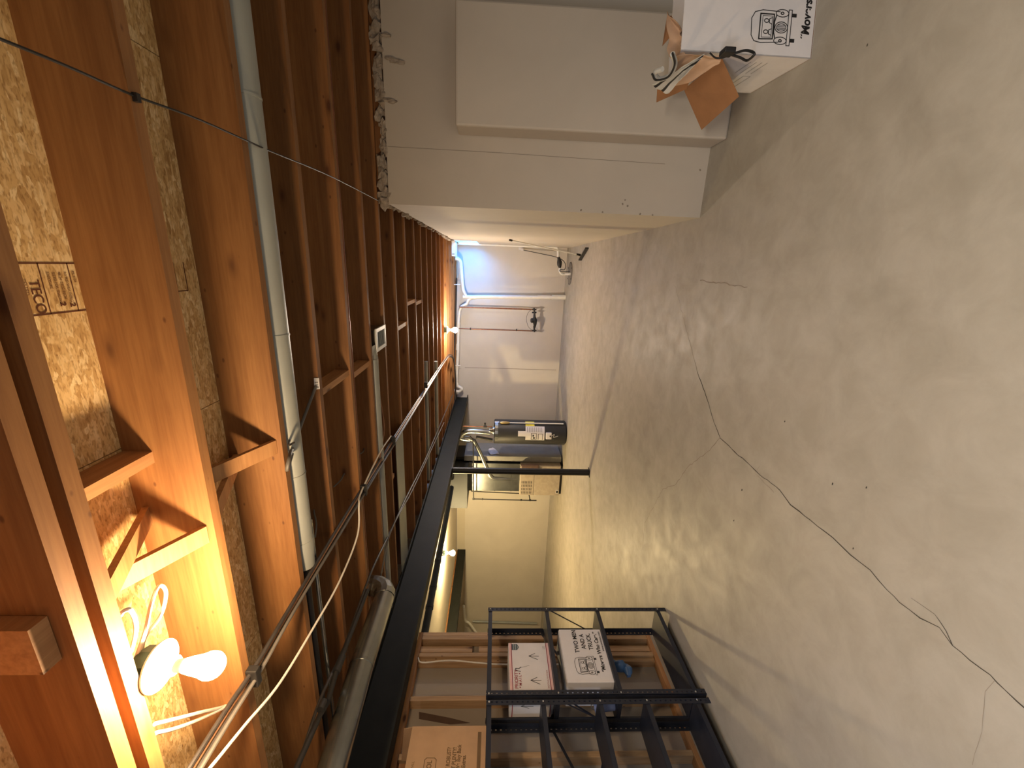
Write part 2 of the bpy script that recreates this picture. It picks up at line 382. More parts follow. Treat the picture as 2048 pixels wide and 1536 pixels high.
# ------------------------------------------------------------------ ceiling: subfloor, joists, bridging
ceil = structure('ceiling', (0, 0, ZC))
def cpiece(name, mat, x0, x1, y0, y1, z0, z1, bevel=0.0):
    """a piece with its own origin at its lower near corner, child of the ceiling"""
    loc = V((x0, y0, z0)); o = MB().box(x0, x1, y0, y1, z0, z1).build(name, mat, loc=loc, bevel=bevel)
    o.parent = ceil; o.location = loc-ORG['ceiling']; return o
def cshare(o, x, y, z): return piece(o, V((x, y, z))-ORG['ceiling'], ceil)
y = -3.2; rows = []
while y < 9.8: rows.append(y); y += 2.443
first = None
for i, yy in enumerate(rows):
    for k in range(7):
        xx = -4.26+k*1.223-(0.0 if i % 2 else 0.6)
        if (yy > YA+0.3 and xx > XR+0.5) or xx < -4.3: continue
        if first is None: first = cpiece('subfloor_panel', 'osb', xx, xx+1.22, yy, yy+2.44, ZO, ZO+0.018)
        else: cshare(first, xx, yy, ZO)
JY = [-1.6, -1.19, -0.78, -0.37, 0.02, 0.40, 0.745, 0.812, 1.202, 1.669, 2.09, 2.559, 2.996]
JF = [3.397, 3.85, 4.30, 4.77, 5.175, 5.60, 6.03, 6.46, 6.89, 7.32, 7.75, 8.18, 8.61, 9.06]
TH = 0.038
JY.append(3.397); JF.pop(0)
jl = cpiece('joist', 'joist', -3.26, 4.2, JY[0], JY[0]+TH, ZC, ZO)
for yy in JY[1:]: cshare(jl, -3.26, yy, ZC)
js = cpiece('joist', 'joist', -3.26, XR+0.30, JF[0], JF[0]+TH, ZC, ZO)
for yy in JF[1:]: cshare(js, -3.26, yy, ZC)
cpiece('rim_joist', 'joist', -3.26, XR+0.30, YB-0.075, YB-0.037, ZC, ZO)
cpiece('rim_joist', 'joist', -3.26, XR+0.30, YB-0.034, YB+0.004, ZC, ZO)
cpiece('rim_joist', 'blockY', XR+0.30, XR+0.338, YA+0.055, YB, ZC, ZO)
cpiece('sill_plate', 'blockY', XR+0.06, XR+0.30, YA+0.09, YB-0.08, 2.412, 2.499)
cpiece('sill_plate', 'joist', XR+0.06, 4.19, YA+0.04, YA+0.085, 2.412, 2.499)
struct_mesh(MB().box(-11.4, -3.46, 2.6, YB+0.02, 2.505, 2.52), 'ceiling_drywall', 'ceilw')
struct_mesh(MB().box(-11.4, -3.46, -3.0, 2.6, 2.505, 2.52), 'ceiling_drywall_near', 'ceilw')
# cross bridging between joists, each strut its own piece
def strut(x, ya, yb, up, wdt=0.062, th=0.019, mat='brid'):
    """a strut from the near joist's far face (ya) to the far joist's near face (yb)"""
    za, zb = (ZO-0.03, ZC+0.03) if up else (ZC+0.03, ZO-0.03)
    a, b = V((x, ya, za)), V((x, yb, zb)); d = (b-a).normalized(); n = V((1, 0, 0)).cross(d)
    mb = MB().bar(a, b, V((1, 0, 0))*wdt, n*th); o = mb.build('bridging', mat, loc=a); o.parent = ceil; o.location = a-ORG['ceiling']; return o
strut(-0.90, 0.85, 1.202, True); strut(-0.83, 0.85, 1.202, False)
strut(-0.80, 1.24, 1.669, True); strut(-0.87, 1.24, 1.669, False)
# solid blocking between joists
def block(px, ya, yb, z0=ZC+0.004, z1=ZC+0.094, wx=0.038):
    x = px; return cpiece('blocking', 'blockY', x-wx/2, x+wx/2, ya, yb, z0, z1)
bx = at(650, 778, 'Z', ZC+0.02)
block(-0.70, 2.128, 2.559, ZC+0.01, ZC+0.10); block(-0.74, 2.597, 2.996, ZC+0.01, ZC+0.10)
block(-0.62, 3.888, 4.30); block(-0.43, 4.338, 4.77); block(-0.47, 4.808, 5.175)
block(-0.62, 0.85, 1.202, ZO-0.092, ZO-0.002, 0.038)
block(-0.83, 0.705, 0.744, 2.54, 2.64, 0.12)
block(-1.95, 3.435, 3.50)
# nail dimples / knot dots are in the wood grain; grade stamp printed on the subfloor
st = MB()
pa, pb, pc = at(33, 526, 'Z', ZO), at(160, 523, 'Z', ZO), at(60, 632, 'Z', ZO)
pl = (V((pa.x, pa.y, ZO)), V((-1, 0, 0)), V((0, 1, 0)), V((0, 0, -1)))
W_, H_ = pa.x-pc.x, 0.17
for q in ([(0, -0.02), (0, H_)], [(W_, -0.02), (W_, H_)]): st.stroke(pl, q, 0.004)
for v_ in (0.045, 0.118): st.stroke(pl, [(0, v_), (W_, v_)], 0.003)
st.text(pl, 'TECO', 0.034, 0.040, 0.014, sx=0.95, bold=0.0004)
st.text(pl, 'TESTED', 0.012, 0.036, 0.0, sx=1.0)
for i, tx in enumerate(('RATED SHEATHING', '48/24  23/32 INCH', 'SIZED FOR SPACING', 'EXPOSURE 1')): st.text(pl, tx, 0.0105, 0.022, 0.103-i*0.0145, sx=0.85)
st.text(pl, '2', 0.02, 0.1, 0.075, bold=0.001); st.text(pl, '2', 0.02, 0.104, 0.1, bold=0.001)
st.text(pl, 'PS 2-04', 0.01, 0.02, 0.125); st.text(pl, 'HUBER', 0.02, 0.04, 0.142, bold=0.0003)
o = st.build('grade_stamp', 'stampbr', ceil)
st = MB(); pl2 = (at(345, 525, 'Z', ZO), V((-1, 0, 0)), V((0, 1, 0)), V((0, 0, -1)))
for q in ([(0, 0), (0.1, 0)], [(0, 0.05), (0.1, 0.05)], [(0.1, 0), (0.1, 0.05)]): st.stroke(pl2, q, 0.004)
st.build('grade_stamp', 'stampbr', ceil)
# lumps of foam and mortar along the wall tops
fm = MB(); x = XR+0.02
while x < 2.6:
    r = random.uniform(0.012, 0.028); fm.blob((x, YA+random.uniform(0.0, 0.03), 2.44+random.uniform(-0.025, 0.03)), r, 7, 0.6, (random.uniform(1, 2.6), 0.8, random.uniform(0.6, 1.6))); x += random.uniform(0.008, 0.03)
for (px, py) in ((780, 118), (790, 122), (800, 126), (775, 200), (785, 203), (772, 70)):
    p = at(px, py, 'Y', YA); fm.blob((p.x, YA-0.004, p.z), 0.020, 7, 0.45, (0.7, 0.5, 1.8))
y = YA
while y < 8.0:
    r = random.uniform(0.015, 0.036); fm.blob((XR+random.uniform(-0.01, 0.04), y, 2.435+random.uniform(-0.02, 0.03)), r, 6, 0.4, (0.9, 1.4, 1)); y += random.uniform(0.03, 0.12)
o = fm.build('sill_foam', 'foam', loc=(XR, YA, 2.41)); o['kind'] = 'stuff'; tag(o, 'rough grey foam and mortar lumps along the top of the concrete wall', 'foam')

# ------------------------------------------------------------------ steel beam and post
bm_ = thing('steel_beam', 'long dark steel beam under the joists running into the back wall', 'beam', (-3.2, 0, 2.215))
mb = MB(); mb.box(-3.275, -3.125, -2.5, YB+0.01, 2.215, 2.23); mb.build('bottom_flange', 'beam', bm_)
mb = MB(); mb.box(-3.275, -3.125, -2.5, YB+0.01, 2.485, 2.499); mb.build('top_flange', 'beam', bm_)
MB().box(-3.206, -3.194, -2.5, YB+0.01, 2.23, 2.485).build('web', 'beam', bm_)
ps = thing('steel_post', 'round black steel post standing on the floor under the beam', 'post', (-3.19, 5.9, 0))
MB().lathe([(0.052, 0.008), (0.052, 2.203)], (-3.19, 5.9, 0), n=20).build('tube', 'post', ps, True)
MB().box(-3.275, -3.105, 5.80, 6.0, 2.203, 2.2145).build('cap_plate', 'post', ps)
MB().box(-3.25, -3.13, 5.84, 5.96, 0.0, 0.008).build('base_plate', 'post', ps)

# ------------------------------------------------------------------ left partition of open studs with drywall behind
part = structure('wall_partition', (-3.42, 3.1, 0))
def pstud(y, z0=0.04, z1=2.20, x0=-3.51, x1=-3.42, th=0.038):
    loc = V((x0, y, z0)); o = MB().box(x0, x1, y, y+th, z0, z1).build('stud', 'stud', loc=loc, bevel=0.002); o.parent = part; o.location = loc-ORG['wall_partition']; return o
for y in (3.075, 3.035, 2.86, 2.47, 2.06, 1.65, 1.24, 0.83): pstud(y)
pstud(2.935, 1.72, 2.20, -3.51, -3.455, 0.06); pstud(2.935, 0.04, 1.66, -3.51, -3.455, 0.06)
pstud(2.82, 0.04, 2.20, -3.51, -3.44)
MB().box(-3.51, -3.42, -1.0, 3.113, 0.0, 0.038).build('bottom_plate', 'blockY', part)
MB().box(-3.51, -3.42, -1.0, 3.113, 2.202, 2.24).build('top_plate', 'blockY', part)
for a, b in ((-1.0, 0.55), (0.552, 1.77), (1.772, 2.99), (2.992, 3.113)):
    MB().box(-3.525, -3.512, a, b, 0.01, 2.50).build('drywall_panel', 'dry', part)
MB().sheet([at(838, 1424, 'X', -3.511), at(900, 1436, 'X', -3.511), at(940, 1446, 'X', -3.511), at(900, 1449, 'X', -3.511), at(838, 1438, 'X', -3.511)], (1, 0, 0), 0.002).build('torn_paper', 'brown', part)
mb = MB().tube(sm([(-3.41, 2.84, 2.2), at(845, 1325, 'X', -3.40), at(900, 1321, 'X', -3.40), at(960, 1326, 'X', -3.40), at(1010, 1329, 'X', -3.40), (-3.41, 2.77, 0.9)]), 0.006, 8)
mesh_thing(mb, 'cable', 'cablew', 'thin white cable stapled down the stud behind the shelving', 'cable', (-3.41, 2.8, 0.9), smooth=True)

# ------------------------------------------------------------------ shelving units
XF, XB = -2.90, -3.17
def upright_mesh(h, sx, sy):
    """L-angle with slotted holes in the leg that runs along y; corner at the origin"""
    mb = MB(); t = 0.0025; L = 0.038
    mb.box(0, sx*L, 0, sy*t, 0, h) if sx*sy > 0 else mb.box(min(0, sx*L), max(0, sx*L), min(0, sy*t), max(0, sy*t), 0, h)
    x0, x1 = sorted((0, sx*t)); a, b, c, d = 0, 0.013, 0.022, L
    for u0, u1 in ((a, b), (c, d)):
        y0, y1 = sorted((sy*u0, sy*u1)); mb.box(x0, x1, y0, y1, 0, h)
    y0, y1 = sorted((sy*b, sy*c)); z = 0.0
    while z < h:
        mb.box(x0, x1, y0, y1, z, min(h, z+0.024)); z += 0.036
    return mb
def shelf_unit(name, label, y0, y1, zs, h):
    t = thing(name, label, 'shelving', ((XF+XB)/2, (y0+y1)/2, 0), 'black metal shelving units')
    for (x, sx) in ((XF, -1), (XB, 1)):
        for (y, sy) in ((y0, 1), (y1, -1)):
            o = upright_mesh(h, sx, sy).build('upright', 'shelf', loc=(0, 0, 0)); o.parent = t; o.location = V((x, y, 0))-ORG[t.name]
    for z in zs:
        x0, x1, a, b = XB+0.004, XF-0.004, y0+0.004, y1-0.004
        mb = MB().box(x0, x1, a, b, z-0.002, z)
        for bx_ in ((x1-0.002, x1, a, b), (x0, x0+0.002, a, b), (x0, x1, a, a+0.002), (x0, x1, b-0.002, b)): mb.box(*bx_, z-0.032, z-0.001)
        s_ = mb.build('shelf_board', 'shelf', t)
        for (x, sx) in ((XF, 1), (XB, -1)):
            for y in (y0+0.016, y1-0.016):
                MB().lathe([(0.006, 0), (0.006, 0.003), (0.003, 0.005)], (x, y, z-0.016), (sx, 0, 0), 8).build('bolt', 'bolt', s_, True)
    mb = MB(); q = V((0, 0.002, 0))
    mb.bar((XF-0.01, y1-0.006, 1.06), (XB+0.01, y1-0.006, 0.66), V((0, 0, 0.02)), q)
    mb.build('brace', 'shelf', t)
    MB().bar((XB+0.006, y0+0.03, 1.10), (XB+0.006, y1-0.03, 0.70), V((0, 0, 0.02)), V((0.002, 0, 0))).build('brace', 'shelf', t)
    MB().bar((XB+0.009, y0+0.03, 0.70), (XB+0.009, y1-0.03, 1.10), V((0, 0, 0.02)), V((0.002, 0, 0))).build('brace', 'shelf', t)
    MB().bar((XF-0.01, y0+0.006, 1.06), (XB+0.01, y0+0.006, 0.74), V((0, 0, 0.02)), q).build('brace', 'shelf', t)
    return t
shelf_unit('shelf_unit', 'black metal shelving unit with two white printed boxes, farther of the pair', 2.125, 2.89, (1.578, 1.085, 0.634, 0.09), 1.582)
shelf_unit('shelf_unit', 'black metal shelving unit with an open brown carton on top, nearer of the pair', 1.15, 2.10, (1.575, 1.20, 0.80, 0.468, 0.108), 1.579)

# ------------------------------------------------------------------ boxes on the shelves
def plane_x(x, y, z): return (V((x, y, z)), V((0, 1, 0)), V((0, 0, 1)), V((1, 0, 0)))   # text on a face that looks toward +X
# flat-rate mail box
bxr = thing('mail_box', 'white mailing carton with red stripes and hand-drawn arrows on the second shelf', 'box', (-3.06, 2.38, 1.0855))
MB().box(-3.19, -2.95, 2.18, 2.585, 1.0855, 1.412).build('carton', 'white', bxr, bevel=0.004)
pl = plane_x(-2.95, 2.18, 1.0855); W_, H_ = 0.405, 0.326
for z0, z1 in ((0.020, 0.026), (0.300, 0.306)): MB().fill(pl, [(0.003, z0), (W_-0.003, z0), (W_-0.003, z1), (0.003, z1)]).build('red_stripe', 'red', bxr)
pls = (V((-3.19, 2.18, 1.0855)), V((1, 0, 0)), V((0, 0, 1)), V((0, -1, 0)))
for z0, z1 in ((0.020, 0.026), (0.300, 0.306)): MB().fill(pls, [(0.003, z0), (0.237, z0), (0.237, z1), (0.003, z1)]).build('red_stripe', 'red', bxr)
mb = MB()
mb.text(pl, 'PRIORITY', 0.036, 0.03, 0.262, bold=0.0006, sx=0.95); mb.text(pl, '* M A I L *', 0.026, 0.035, 0.236, bold=0.0006, sx=1.0)
mb.build('lettering', 'red', bxr)
mb = MB().text(pl, 'REGIONAL RATE BOX', 0.016, 0.03, 0.034, sx=0.9); mb.build('lettering', 'red', bxr)
for z0, z1 in ((0.003, 0.019), (0.307, 0.323)): MB().fill(pl, [(0.003, z0), (W_-0.003, z0), (W_-0.003, z1), (0.003, z1)]).build('pink_band', 'pink', bxr)
mb = MB().fill(pl, [(W_-0.065, 0.300), (W_-0.065, 0.257), (W_-0.040, 0.240), (W_-0.012, 0.257), (W_-0.012, 0.300)], 0.0009); mb.build('tracking_badge', 'slate', bxr)
mb = MB(); mb.text(pl, 'TRACKED', 0.0115, W_-0.063, 0.281, h=0.0014); mb.text(pl, 'INSURED', 0.0115, W_-0.062, 0.266, h=0.0014)
mb.stroke(pl, [(W_-0.05, 0.254), (W_-0.04, 0.248), (W_-0.03, 0.254)], 0.0025, 0.0014); mb.build('badge_lettering', 'white', bxr)
for cx in (0.09, 0.285):
    mb = MB().stroke(pl, [(cx, 0.09), (cx+0.002, 0.165)], 0.004); mb.stroke(pl, [(cx-0.028, 0.10), (cx+0.002, 0.168), (cx+0.024, 0.118)], 0.004); mb.build('drawn_arrow', 'ink', bxr)
mb = MB()
mb.stroke(pl, [(0.160, 0.240), (0.172, 0.276), (0.186, 0.275), (0.184, 0.25), (0.196, 0.235)], 0.005); mb.stroke(pl, [(0.19, 0.245), (0.2, 0.2), (0.21, 0.17)], 0.002); mb.build('pen_scribble', 'ink', bxr); mb = MB()
mb.stroke(pls, [(0.09, 0.18), (0.11, 0.24), (0.13, 0.2)], 0.004); mb.stroke(pls, [(0.11, 0.24), (0.11, 0.15)], 0.004); mb.build('drawn_arrow', 'ink', bxr); mb = MB()
mb.text(pl, 'LABEL', 0.012, W_-0.06, 0.045); mb.text(pl, 'HERE', 0.012, W_-0.06, 0.034)
mb.build('lettering', 'grey', bxr)

def truck(mb, pl, ox, oy, k, wd, ky=1.0):
    """front view of a cab with two riders, drawn as ink lines; (0..1) wide"""
    T = lambda pts: [(ox+a*k, oy+b*k*ky) for a, b in pts]
    L = lambda pts, ww=1: mb.stroke(pl, T(pts), wd*ww)
    ell = lambda cx, cy, rx, ry, a0=0, a1=2*PI, n=16: [(cx+rx*math.cos(a0+(a1-a0)*i/n), cy+ry*math.sin(a0+(a1-a0)*i/n)) for i in range(n+1)]
    L([(0.10, 0.40), (0.06, 0.85), (0.10, 1.02), (0.25, 1.10), (0.70, 1.12), (0.88, 1.04), (0.94, 0.85), (0.92, 0.42)])
    L([(0.18, 0.56), (0.16, 0.90), (0.84, 0.90), (0.84, 0.56), (0.18, 0.56)], 1.6); L([(0.22, 0.60), (0.21, 0.84), (0.79, 0.84), (0.79, 0.60), (0.22, 0.60)], 0.7)
    for cx in (0.36, 0.66): L(ell(cx, 0.74, 0.05, 0.055)); L([(cx-0.09, 0.60), (cx-0.05, 0.67), (cx+0.05, 0.67), (cx+0.09, 0.60)])
    L([(0.20, 0.50), (0.36, 0.54), (0.64, 0.54), (0.82, 0.50)], 1.4)
    L(ell(0.50, 0.36, 0.15, 0.16)); L(ell(0.50, 0.36, 0.10, 0.12), 0.8)
    for dx in (-0.06, -0.02, 0.02, 0.06): L([(0.50+dx, 0.26), (0.50+dx, 0.46)], 0.7)
    for cx in (0.14, 0.88): L(ell(cx, 0.36, 0.10, 0.16)); L(ell(cx, 0.36, 0.03, 0.035), 1.2)
    L([(0.02, 0.20), (0.98, 0.20), (0.98, 0.12), (0.02, 0.12), (0.02, 0.20)])
    for cx in (0.16, 0.84): mb.fill(pl, T([(cx-0.05, 0.0), (cx+0.05, 0.0), (cx+0.05, 0.11), (cx-0.05, 0.11)]), 0.0009)
# white mover's box
mvb = thing('moving_box', 'white moving carton printed with a truck on the third shelf', 'box', (-3.04, 2.46, 0.6345))
MB().box(-3.165, -2.925, 2.235, 2.69, 0.6345, 0.985).build('carton', 'white', mvb, bevel=0.005)
MB().box(-3.155, -2.935, 2.24, 2.685, 0.9845, 0.9895).build('lid_flap', 'wside', mvb)
pl = plane_x(-2.925, 2.235, 0.6345)
mb = MB(); truck(mb, pl, 0.052, 0.095, 0.157, 0.0032)
mb.text(pl, 'TWO MEN', 0.048, 0.238, 0.215, bold=0.0012, sx=0.9); mb.text(pl, 'AND A', 0.048, 0.27, 0.157, bold=0.0012, sx=0.9); mb.text(pl, 'TRUCK.', 0.048, 0.262, 0.10, bold=0.0012, sx=0.9)
mb.text(pl, '\u201cMovers Who Care.\u201d', 0.042, 0.075, 0.045, bold=0.0013, sx=0.95, shear=0.12); mb.text(pl, 'www.twomen.com', 0.026, 0.25, 0.014, bold=0.0004, sx=0.9)
mb.build('print', 'ink', mvb)
# open brown carton on the near unit
cb = thing('cardboard_box', 'open brown cardboard carton on top of the nearer shelving unit', 'box', (-3.05, 1.72, 1.5755))
mb = MB(); x0, x1, y0, y1, z0, z1, t_ = -3.36, -3.0, 1.45, 2.0, 1.5755, 2.07, 0.005
mb.box(x1-t_, x1, y0, y1, z0, z1); mb.box(x0, x0+t_, y0, y1, z0, z1); mb.box(x0+t_, x1-t_, y0, y0+t_, z0, z1); mb.box(x0+t_, x1-t_, y1-t_, y1, z0, z1); mb.box(x0+t_, x1-t_, y0+t_, y1-t_, z0, z0+t_)
mb.build('carton', 'card', cb)
MB().sheet([(x0+0.002, y0, z1), (x0+0.002, y1, z1), (x0+0.02, y1-0.01, z1+0.10), (x0+0.02, y0, z1+0.10)], (-1, 0, 0), 0.004).build('flap', 'carddk', cb)
MB().sheet([(x0+0.01, y1, z1), (x1-0.01, y1, z1), (x1-0.03, y1+0.004, z1+0.06), (x0+0.02, y1+0.01, z1+0.09)], (0, 1, 0), 0.004).build('flap', 'card', cb)
pl = plane_x(x1, y0, z0); mb = MB()
a = at(846, 1536, 'X', x1); b = at(873, 1516, 'X', x1)
u = lambda px, py: (at(px, py, 'X', x1).y-y0, at(px, py, 'X', x1).z-z0)
q0, q1 = u(850, 1516), u(873, 1516)
mb.stroke(pl, [(0.1, q0[1]), (q0[0]-0.01, q0[1]), (q0[0], q0[1]-0.012), (q1[0], q1[1]+0.012), (q1[0]-0.01, q1[1]), (0.1, q1[1]), (0.1, q0[1])], 0.004)
tx = u(866, 1520); mb.text(pl, 'POOL', 0.042, tx[0]-0.003, tx[1]+0.006, 'RIGHT', bold=0.0008, sx=0.8)
for tx, px, py, sz in (('GOT ROBUST?', 902, 1495, 0.034), ('GOT PLENTY!', 913, 1495, 0.034), ('We Buy Back', 922, 1490, 0.034), ('Extras.', 931, 1510, 0.034)):
    q = u(px, py); mb.text(pl, tx, sz, q[0], q[1]-0.002, 'RIGHT', bold=0.001, sx=0.75, shear=0.1)
q = u(824, 1523); mb.text(pl, 'SMALL', 0.022, q[0], q[1]-0.015, 'RIGHT', sx=0.8)
mb.build('print', 'inkbr', cb)
mb = MB(); q0, q1 = u(956, 1464), u(963, 1464)
mb.fill(pl, [(0.01, q0[1]), (q0[0], q0[1]), (q0[0], q1[1]), (0.01, q1[1])]); mb.build('printed_band', 'inkbr', cb)
# blue bag and pail
p = at(1238, 1333, 'X', -3.08)
mb = MB(); mb.blob(p+V((0, 0, 0.0)), 0.06, 10, 0.2, (0.8, 0.7, 1.0)); mb.blob(p+V((0.0, -0.03, -0.06)), 0.05, 9, 0.25, (0.7, 1.0, 0.8)); mb.blob(p+V((0.01, 0.02, 0.045)), 0.03, 8, 0.3, (0.7, 1, 1.2)); mb.blob(p+V((0, 0.02, 0.06)), 0.02, 8, 0.3, (0.6, 0.6, 1.6))
mesh_thing(mb, 'plastic_bag', 'blue', 'crumpled blue plastic bag hanging under the third shelf board', 'bag', p-V((0, 0, 0.1)), smooth=True)
pc_ = V((-3.08, 2.180, 0.6345))
pl_ = thing('pail', 'small pale blue pail beside the white printed carton on the third shelf', 'pail', pc_)
MB().lathe([(0.03, 0.002), (0.032, 0.004), (0.044, 0.135), (0.047, 0.138), (0.047, 0.146), (0.042, 0.146), (0.04, 0.13), (0.03, 0.01)], pc_, n=20).build('bucket', 'pail', pl_, True)
MB().tube([pc_+V((0.046*math.cos(a), 0.0, 0.135+0.04*math.sin(a))) for a in [PI*i/10 for i in range(11)]], 0.003, 6).build('handle', 'bolt', pl_, True)

# ------------------------------------------------------------------ open moving box by the alcove
ob = thing('moving_box', 'open white moving carton on the floor at the alcove, stuffed with paper', 'box', (1.35, 2.7, 0))
O = V((1.068, 2.412, 0)); ex = V((0.985, 0.17, 0)).normalized(); ey = V((0.06, 1, 0)).normalized(); bw, bd, bh, th = 0.60, 0.53, 0.68, 0.006
def slab(a, b, inner, z0, z1):
    za, zb = z1 if isinstance(z1, tuple) else (z1, z1)
    return MB().hexa([O+a+V((0, 0, z0)), O+b+V((0, 0, z0)), O+b+inner+V((0, 0, z0)), O+a+inner+V((0, 0, z0)), O+a+V((0, 0, za)), O+b+V((0, 0, zb)), O+b+inner+V((0, 0, zb)), O+a+inner+V((0, 0, za))])
slab(V((0, 0, 0)), ex*bw, ey*th, 0, bh).build('front_panel', 'white', ob)
bb = 0.54
slab(ey*bd, V((0, 0, 0)), ex*th, 0, (bb, bh)).build('side_panel', 'white', ob)
slab(ex*bw, ex*bw+ey*bd, -ex*th, 0, (bh, bb)).build('side_panel', 'white', ob)
slab(ex*bw+ey*bd, ey*bd, -ey*th, 0, bb).build('back_panel', 'white', ob)
slab(V((0, 0, 0)), ex*bw, ey*bd, 0.001, 0.006).build('bottom_panel', 'card', ob)
nf = ey.cross(V((0, 0, 1))); nf = -ex.cross(V((0, 0, 1))) if ex.cross(V((0, 0, 1))).y > 0 else ex.cross(V((0, 0, 1)))
pl = (O.copy(), ex, V((0, 0, 1)), nf); mb = MB()
truck(mb, pl, 0.05, 0.10, 0.172, 0.004, 1.2)
mb.text(pl, '\u201cMovers Who Care.\u201d', 0.058, 0.085, 0.028, bold=0.002, sx=0.93, shear=0.12); mb.text(pl, 'TWO MEN', 0.055, 0.26, 0.25, bold=0.002)
mb.build('print', 'ink', ob)
ns = -ex; pls = (O+ey*bd, -ey, V((0, 0, 1)), ns); mb = MB()
for i in range(16): mb.stroke(pls, [(0.10+i*0.011, 0.30), (0.10+i*0.011, 0.42)], random.choice((0.003, 0.005, 0.007)))
for i in range(4): mb.stroke(pls, [(0.30, 0.18+i*0.03), (0.45, 0.18+i*0.03)], 0.004)
mb.stroke(pls, [(0.10, 0.16), (0.26, 0.16), (0.26, 0.20), (0.10, 0.20), (0.10, 0.16)], 0.004)
mb.build('side_print', 'grey', ob)
# flaps
ta, tb = O+V((0, 0, bh)), O+ey*bd+V((0, 0, bb))
fB, fC = at(1478, 193, 'X', 0.90), at(1403, 260, 'X', 0.88)
fA = at(1444, 117, 'X', 1.055); fD = at(1368, 180, 'X', 1.06)
MB().sheet([fA, fB, fC, fD], (1, 0, 0.4), 0.004).build('flap', 'carddk', ob)
f1 = [at(1313, 205, 'X', 0.99), at(1373, 178, 'X', 1.02), at(1378, 166, 'X', 1.03), at(1315, 172, 'X', 1.03)]
MB().sheet(f1, (1, 0.2, 0.3), 0.004).build('flap', 'carddk', ob)
f2 = [at(1325, 92, 'Y', 2.62), at(1357, 55, 'Y', 2.55), at(1362, 62, 'Y', 2.50), at(1342, 30, 'Y', 2.60), at(1333, 40, 'Y', 2.66)]
MB().sheet(f2, (0, 1, 0), 0.004).build('flap', 'carddk', ob)
# crumpled paper and cloth
def crumple(name, corners, nx, ny, amp, mat, label, cat, seed, thick=0.004, stripes=None, bulge=0.0):
    rnd = random.Random(seed); a, b, c, d = [V(p) for p in corners]; vs = []; n = ((b-a).cross(d-a)).normalized()
    for j in range(ny+1):
        for i in range(nx+1):
            u, v = i/nx, j/ny; p = (a*(1-u)+b*u)*(1-v)+(d*(1-u)+c*u)*v
            p = p+n*(amp*math.sin(7*u+3*v+seed)+amp*0.7*math.sin(13*v-4*u)+rnd.uniform(-amp, amp)*0.6+bulge*math.sin(PI*u)*math.sin(PI*v))+V((rnd.uniform(-1, 1), rnd.uniform(-1, 1), rnd.uniform(-1, 1)))*amp*0.35
            vs.append(p)
    fs = [(j*(nx+1)+i, j*(nx+1)+i+1, (j+1)*(nx+1)+i+1, (j+1)*(nx+1)+i) for j in range(ny) for i in range(nx)]
    mb = MB().add(vs, fs); o = mb.build(name, mat, loc=vs[0])
    if label: tag(o, label, cat)
    s_ = o.modifiers.new('thick', 'SOLIDIFY'); s_.thickness = thick
    sd = o.modifiers.new('soft', 'SUBSURF'); sd.levels = 1; sd.render_levels = 2
    o.data.polygons.foreach_set('use_smooth', [True]*len(fs))
    if stripes:
        o.data.materials.append(M[stripes[0]])
        for k, p in enumerate(o.data.polygons):
            if (k // nx) in stripes[1]: p.material_index = 1
    return o
crumple('wrapping_paper', [at(1335, 18, 'Y', 2.60), at(1366, 60, 'Y', 2.43), at(1368, 112, 'X', 1.05), at(1340, 120, 'X', 1.07)], 7, 9, 0.012, 'paper', 'crumpled tan packing paper sticking out along the open carton edge', 'paper', 3, bulge=0.03)
crumple('wrapping_paper', [at(1352, 108, 'X', 1.045), at(1446, 108, 'X', 1.035), at(1440, 130, 'X', 1.0), at(1345, 178, 'X', 0.985)], 9, 7, 0.008, 'paper', 'tan packing paper draped over the carton side above the brown flap', 'paper', 5, bulge=0.02)
crumple('cloth', [at(1302, 168, 'X', 1.0), at(1412, 106, 'X', 1.0), at(1398, 122, 'X', 0.98), at(1338, 186, 'X', 0.955)], 14, 7, 0.007, 'cloth', 'white cloth with black stripes draped over the open carton rim', 'cloth', 9, 0.006, ('ink', (1, 4)), 0.02)
cl = MB().tube(sm([at(1345, 108, 'X', 0.99), at(1350, 128, 'X', 0.98), at(1340, 150, 'X', 0.97), at(1318, 158, 'X', 0.97), at(1310, 145, 'X', 0.975), at(1325, 138, 'X', 0.97)], 8), 0.012, 8)
mesh_thing(cl, 'scarf', 'cloth', 'rolled grey striped scarf end curled beside the white cloth', 'scarf', at(1345, 108, 'X', 0.99), smooth=True)
mb = MB().tube(sm([at(1345, 106, 'X', 0.98), at(1349, 130, 'X', 0.965), at(1336, 154, 'X', 0.955), at(1312, 160, 'X', 0.955), at(1304, 148, 'X', 0.96)], 8), 0.005, 6)
mb.build('dark_stripe', 'ink', bpy.data.objects['scarf'], True)
sp = thing('strap', 'black webbing strap with buckle lying over the carton corner', 'strap', at(1455, 105, 'X', 1.03))
MB().tube(sm([at(1420, 106, 'X', 1.03), at(1432, 116, 'X', 1.02), at(1450, 114, 'X', 1.02), at(1456, 108, 'X', 1.02)], 6), 0.004, 6).build('webbing', 'black', sp, True)
MB().tube(sm([at(1456, 108, 'X', 1.02), at(1470, 106, 'X', 1.01), at(1490, 101, 'X', 1.02), at(1505, 104, 'X', 1.02), at(1508, 110, 'X', 1.0), at(1494, 121, 'X', 1.0), at(1480, 115, 'X', 1.0), at(1458, 108, 'X', 1.02)], 6), 0.006, 6).build('webbing', 'black', sp, True)
p = at(1455, 104, 'X', 1.02); MB().box(p.x-0.012, p.x+0.012, p.y-0.03, p.y+0.03, p.z-0.028, p.z+0.028).build('buckle', 'black', sp, bevel=0.006)

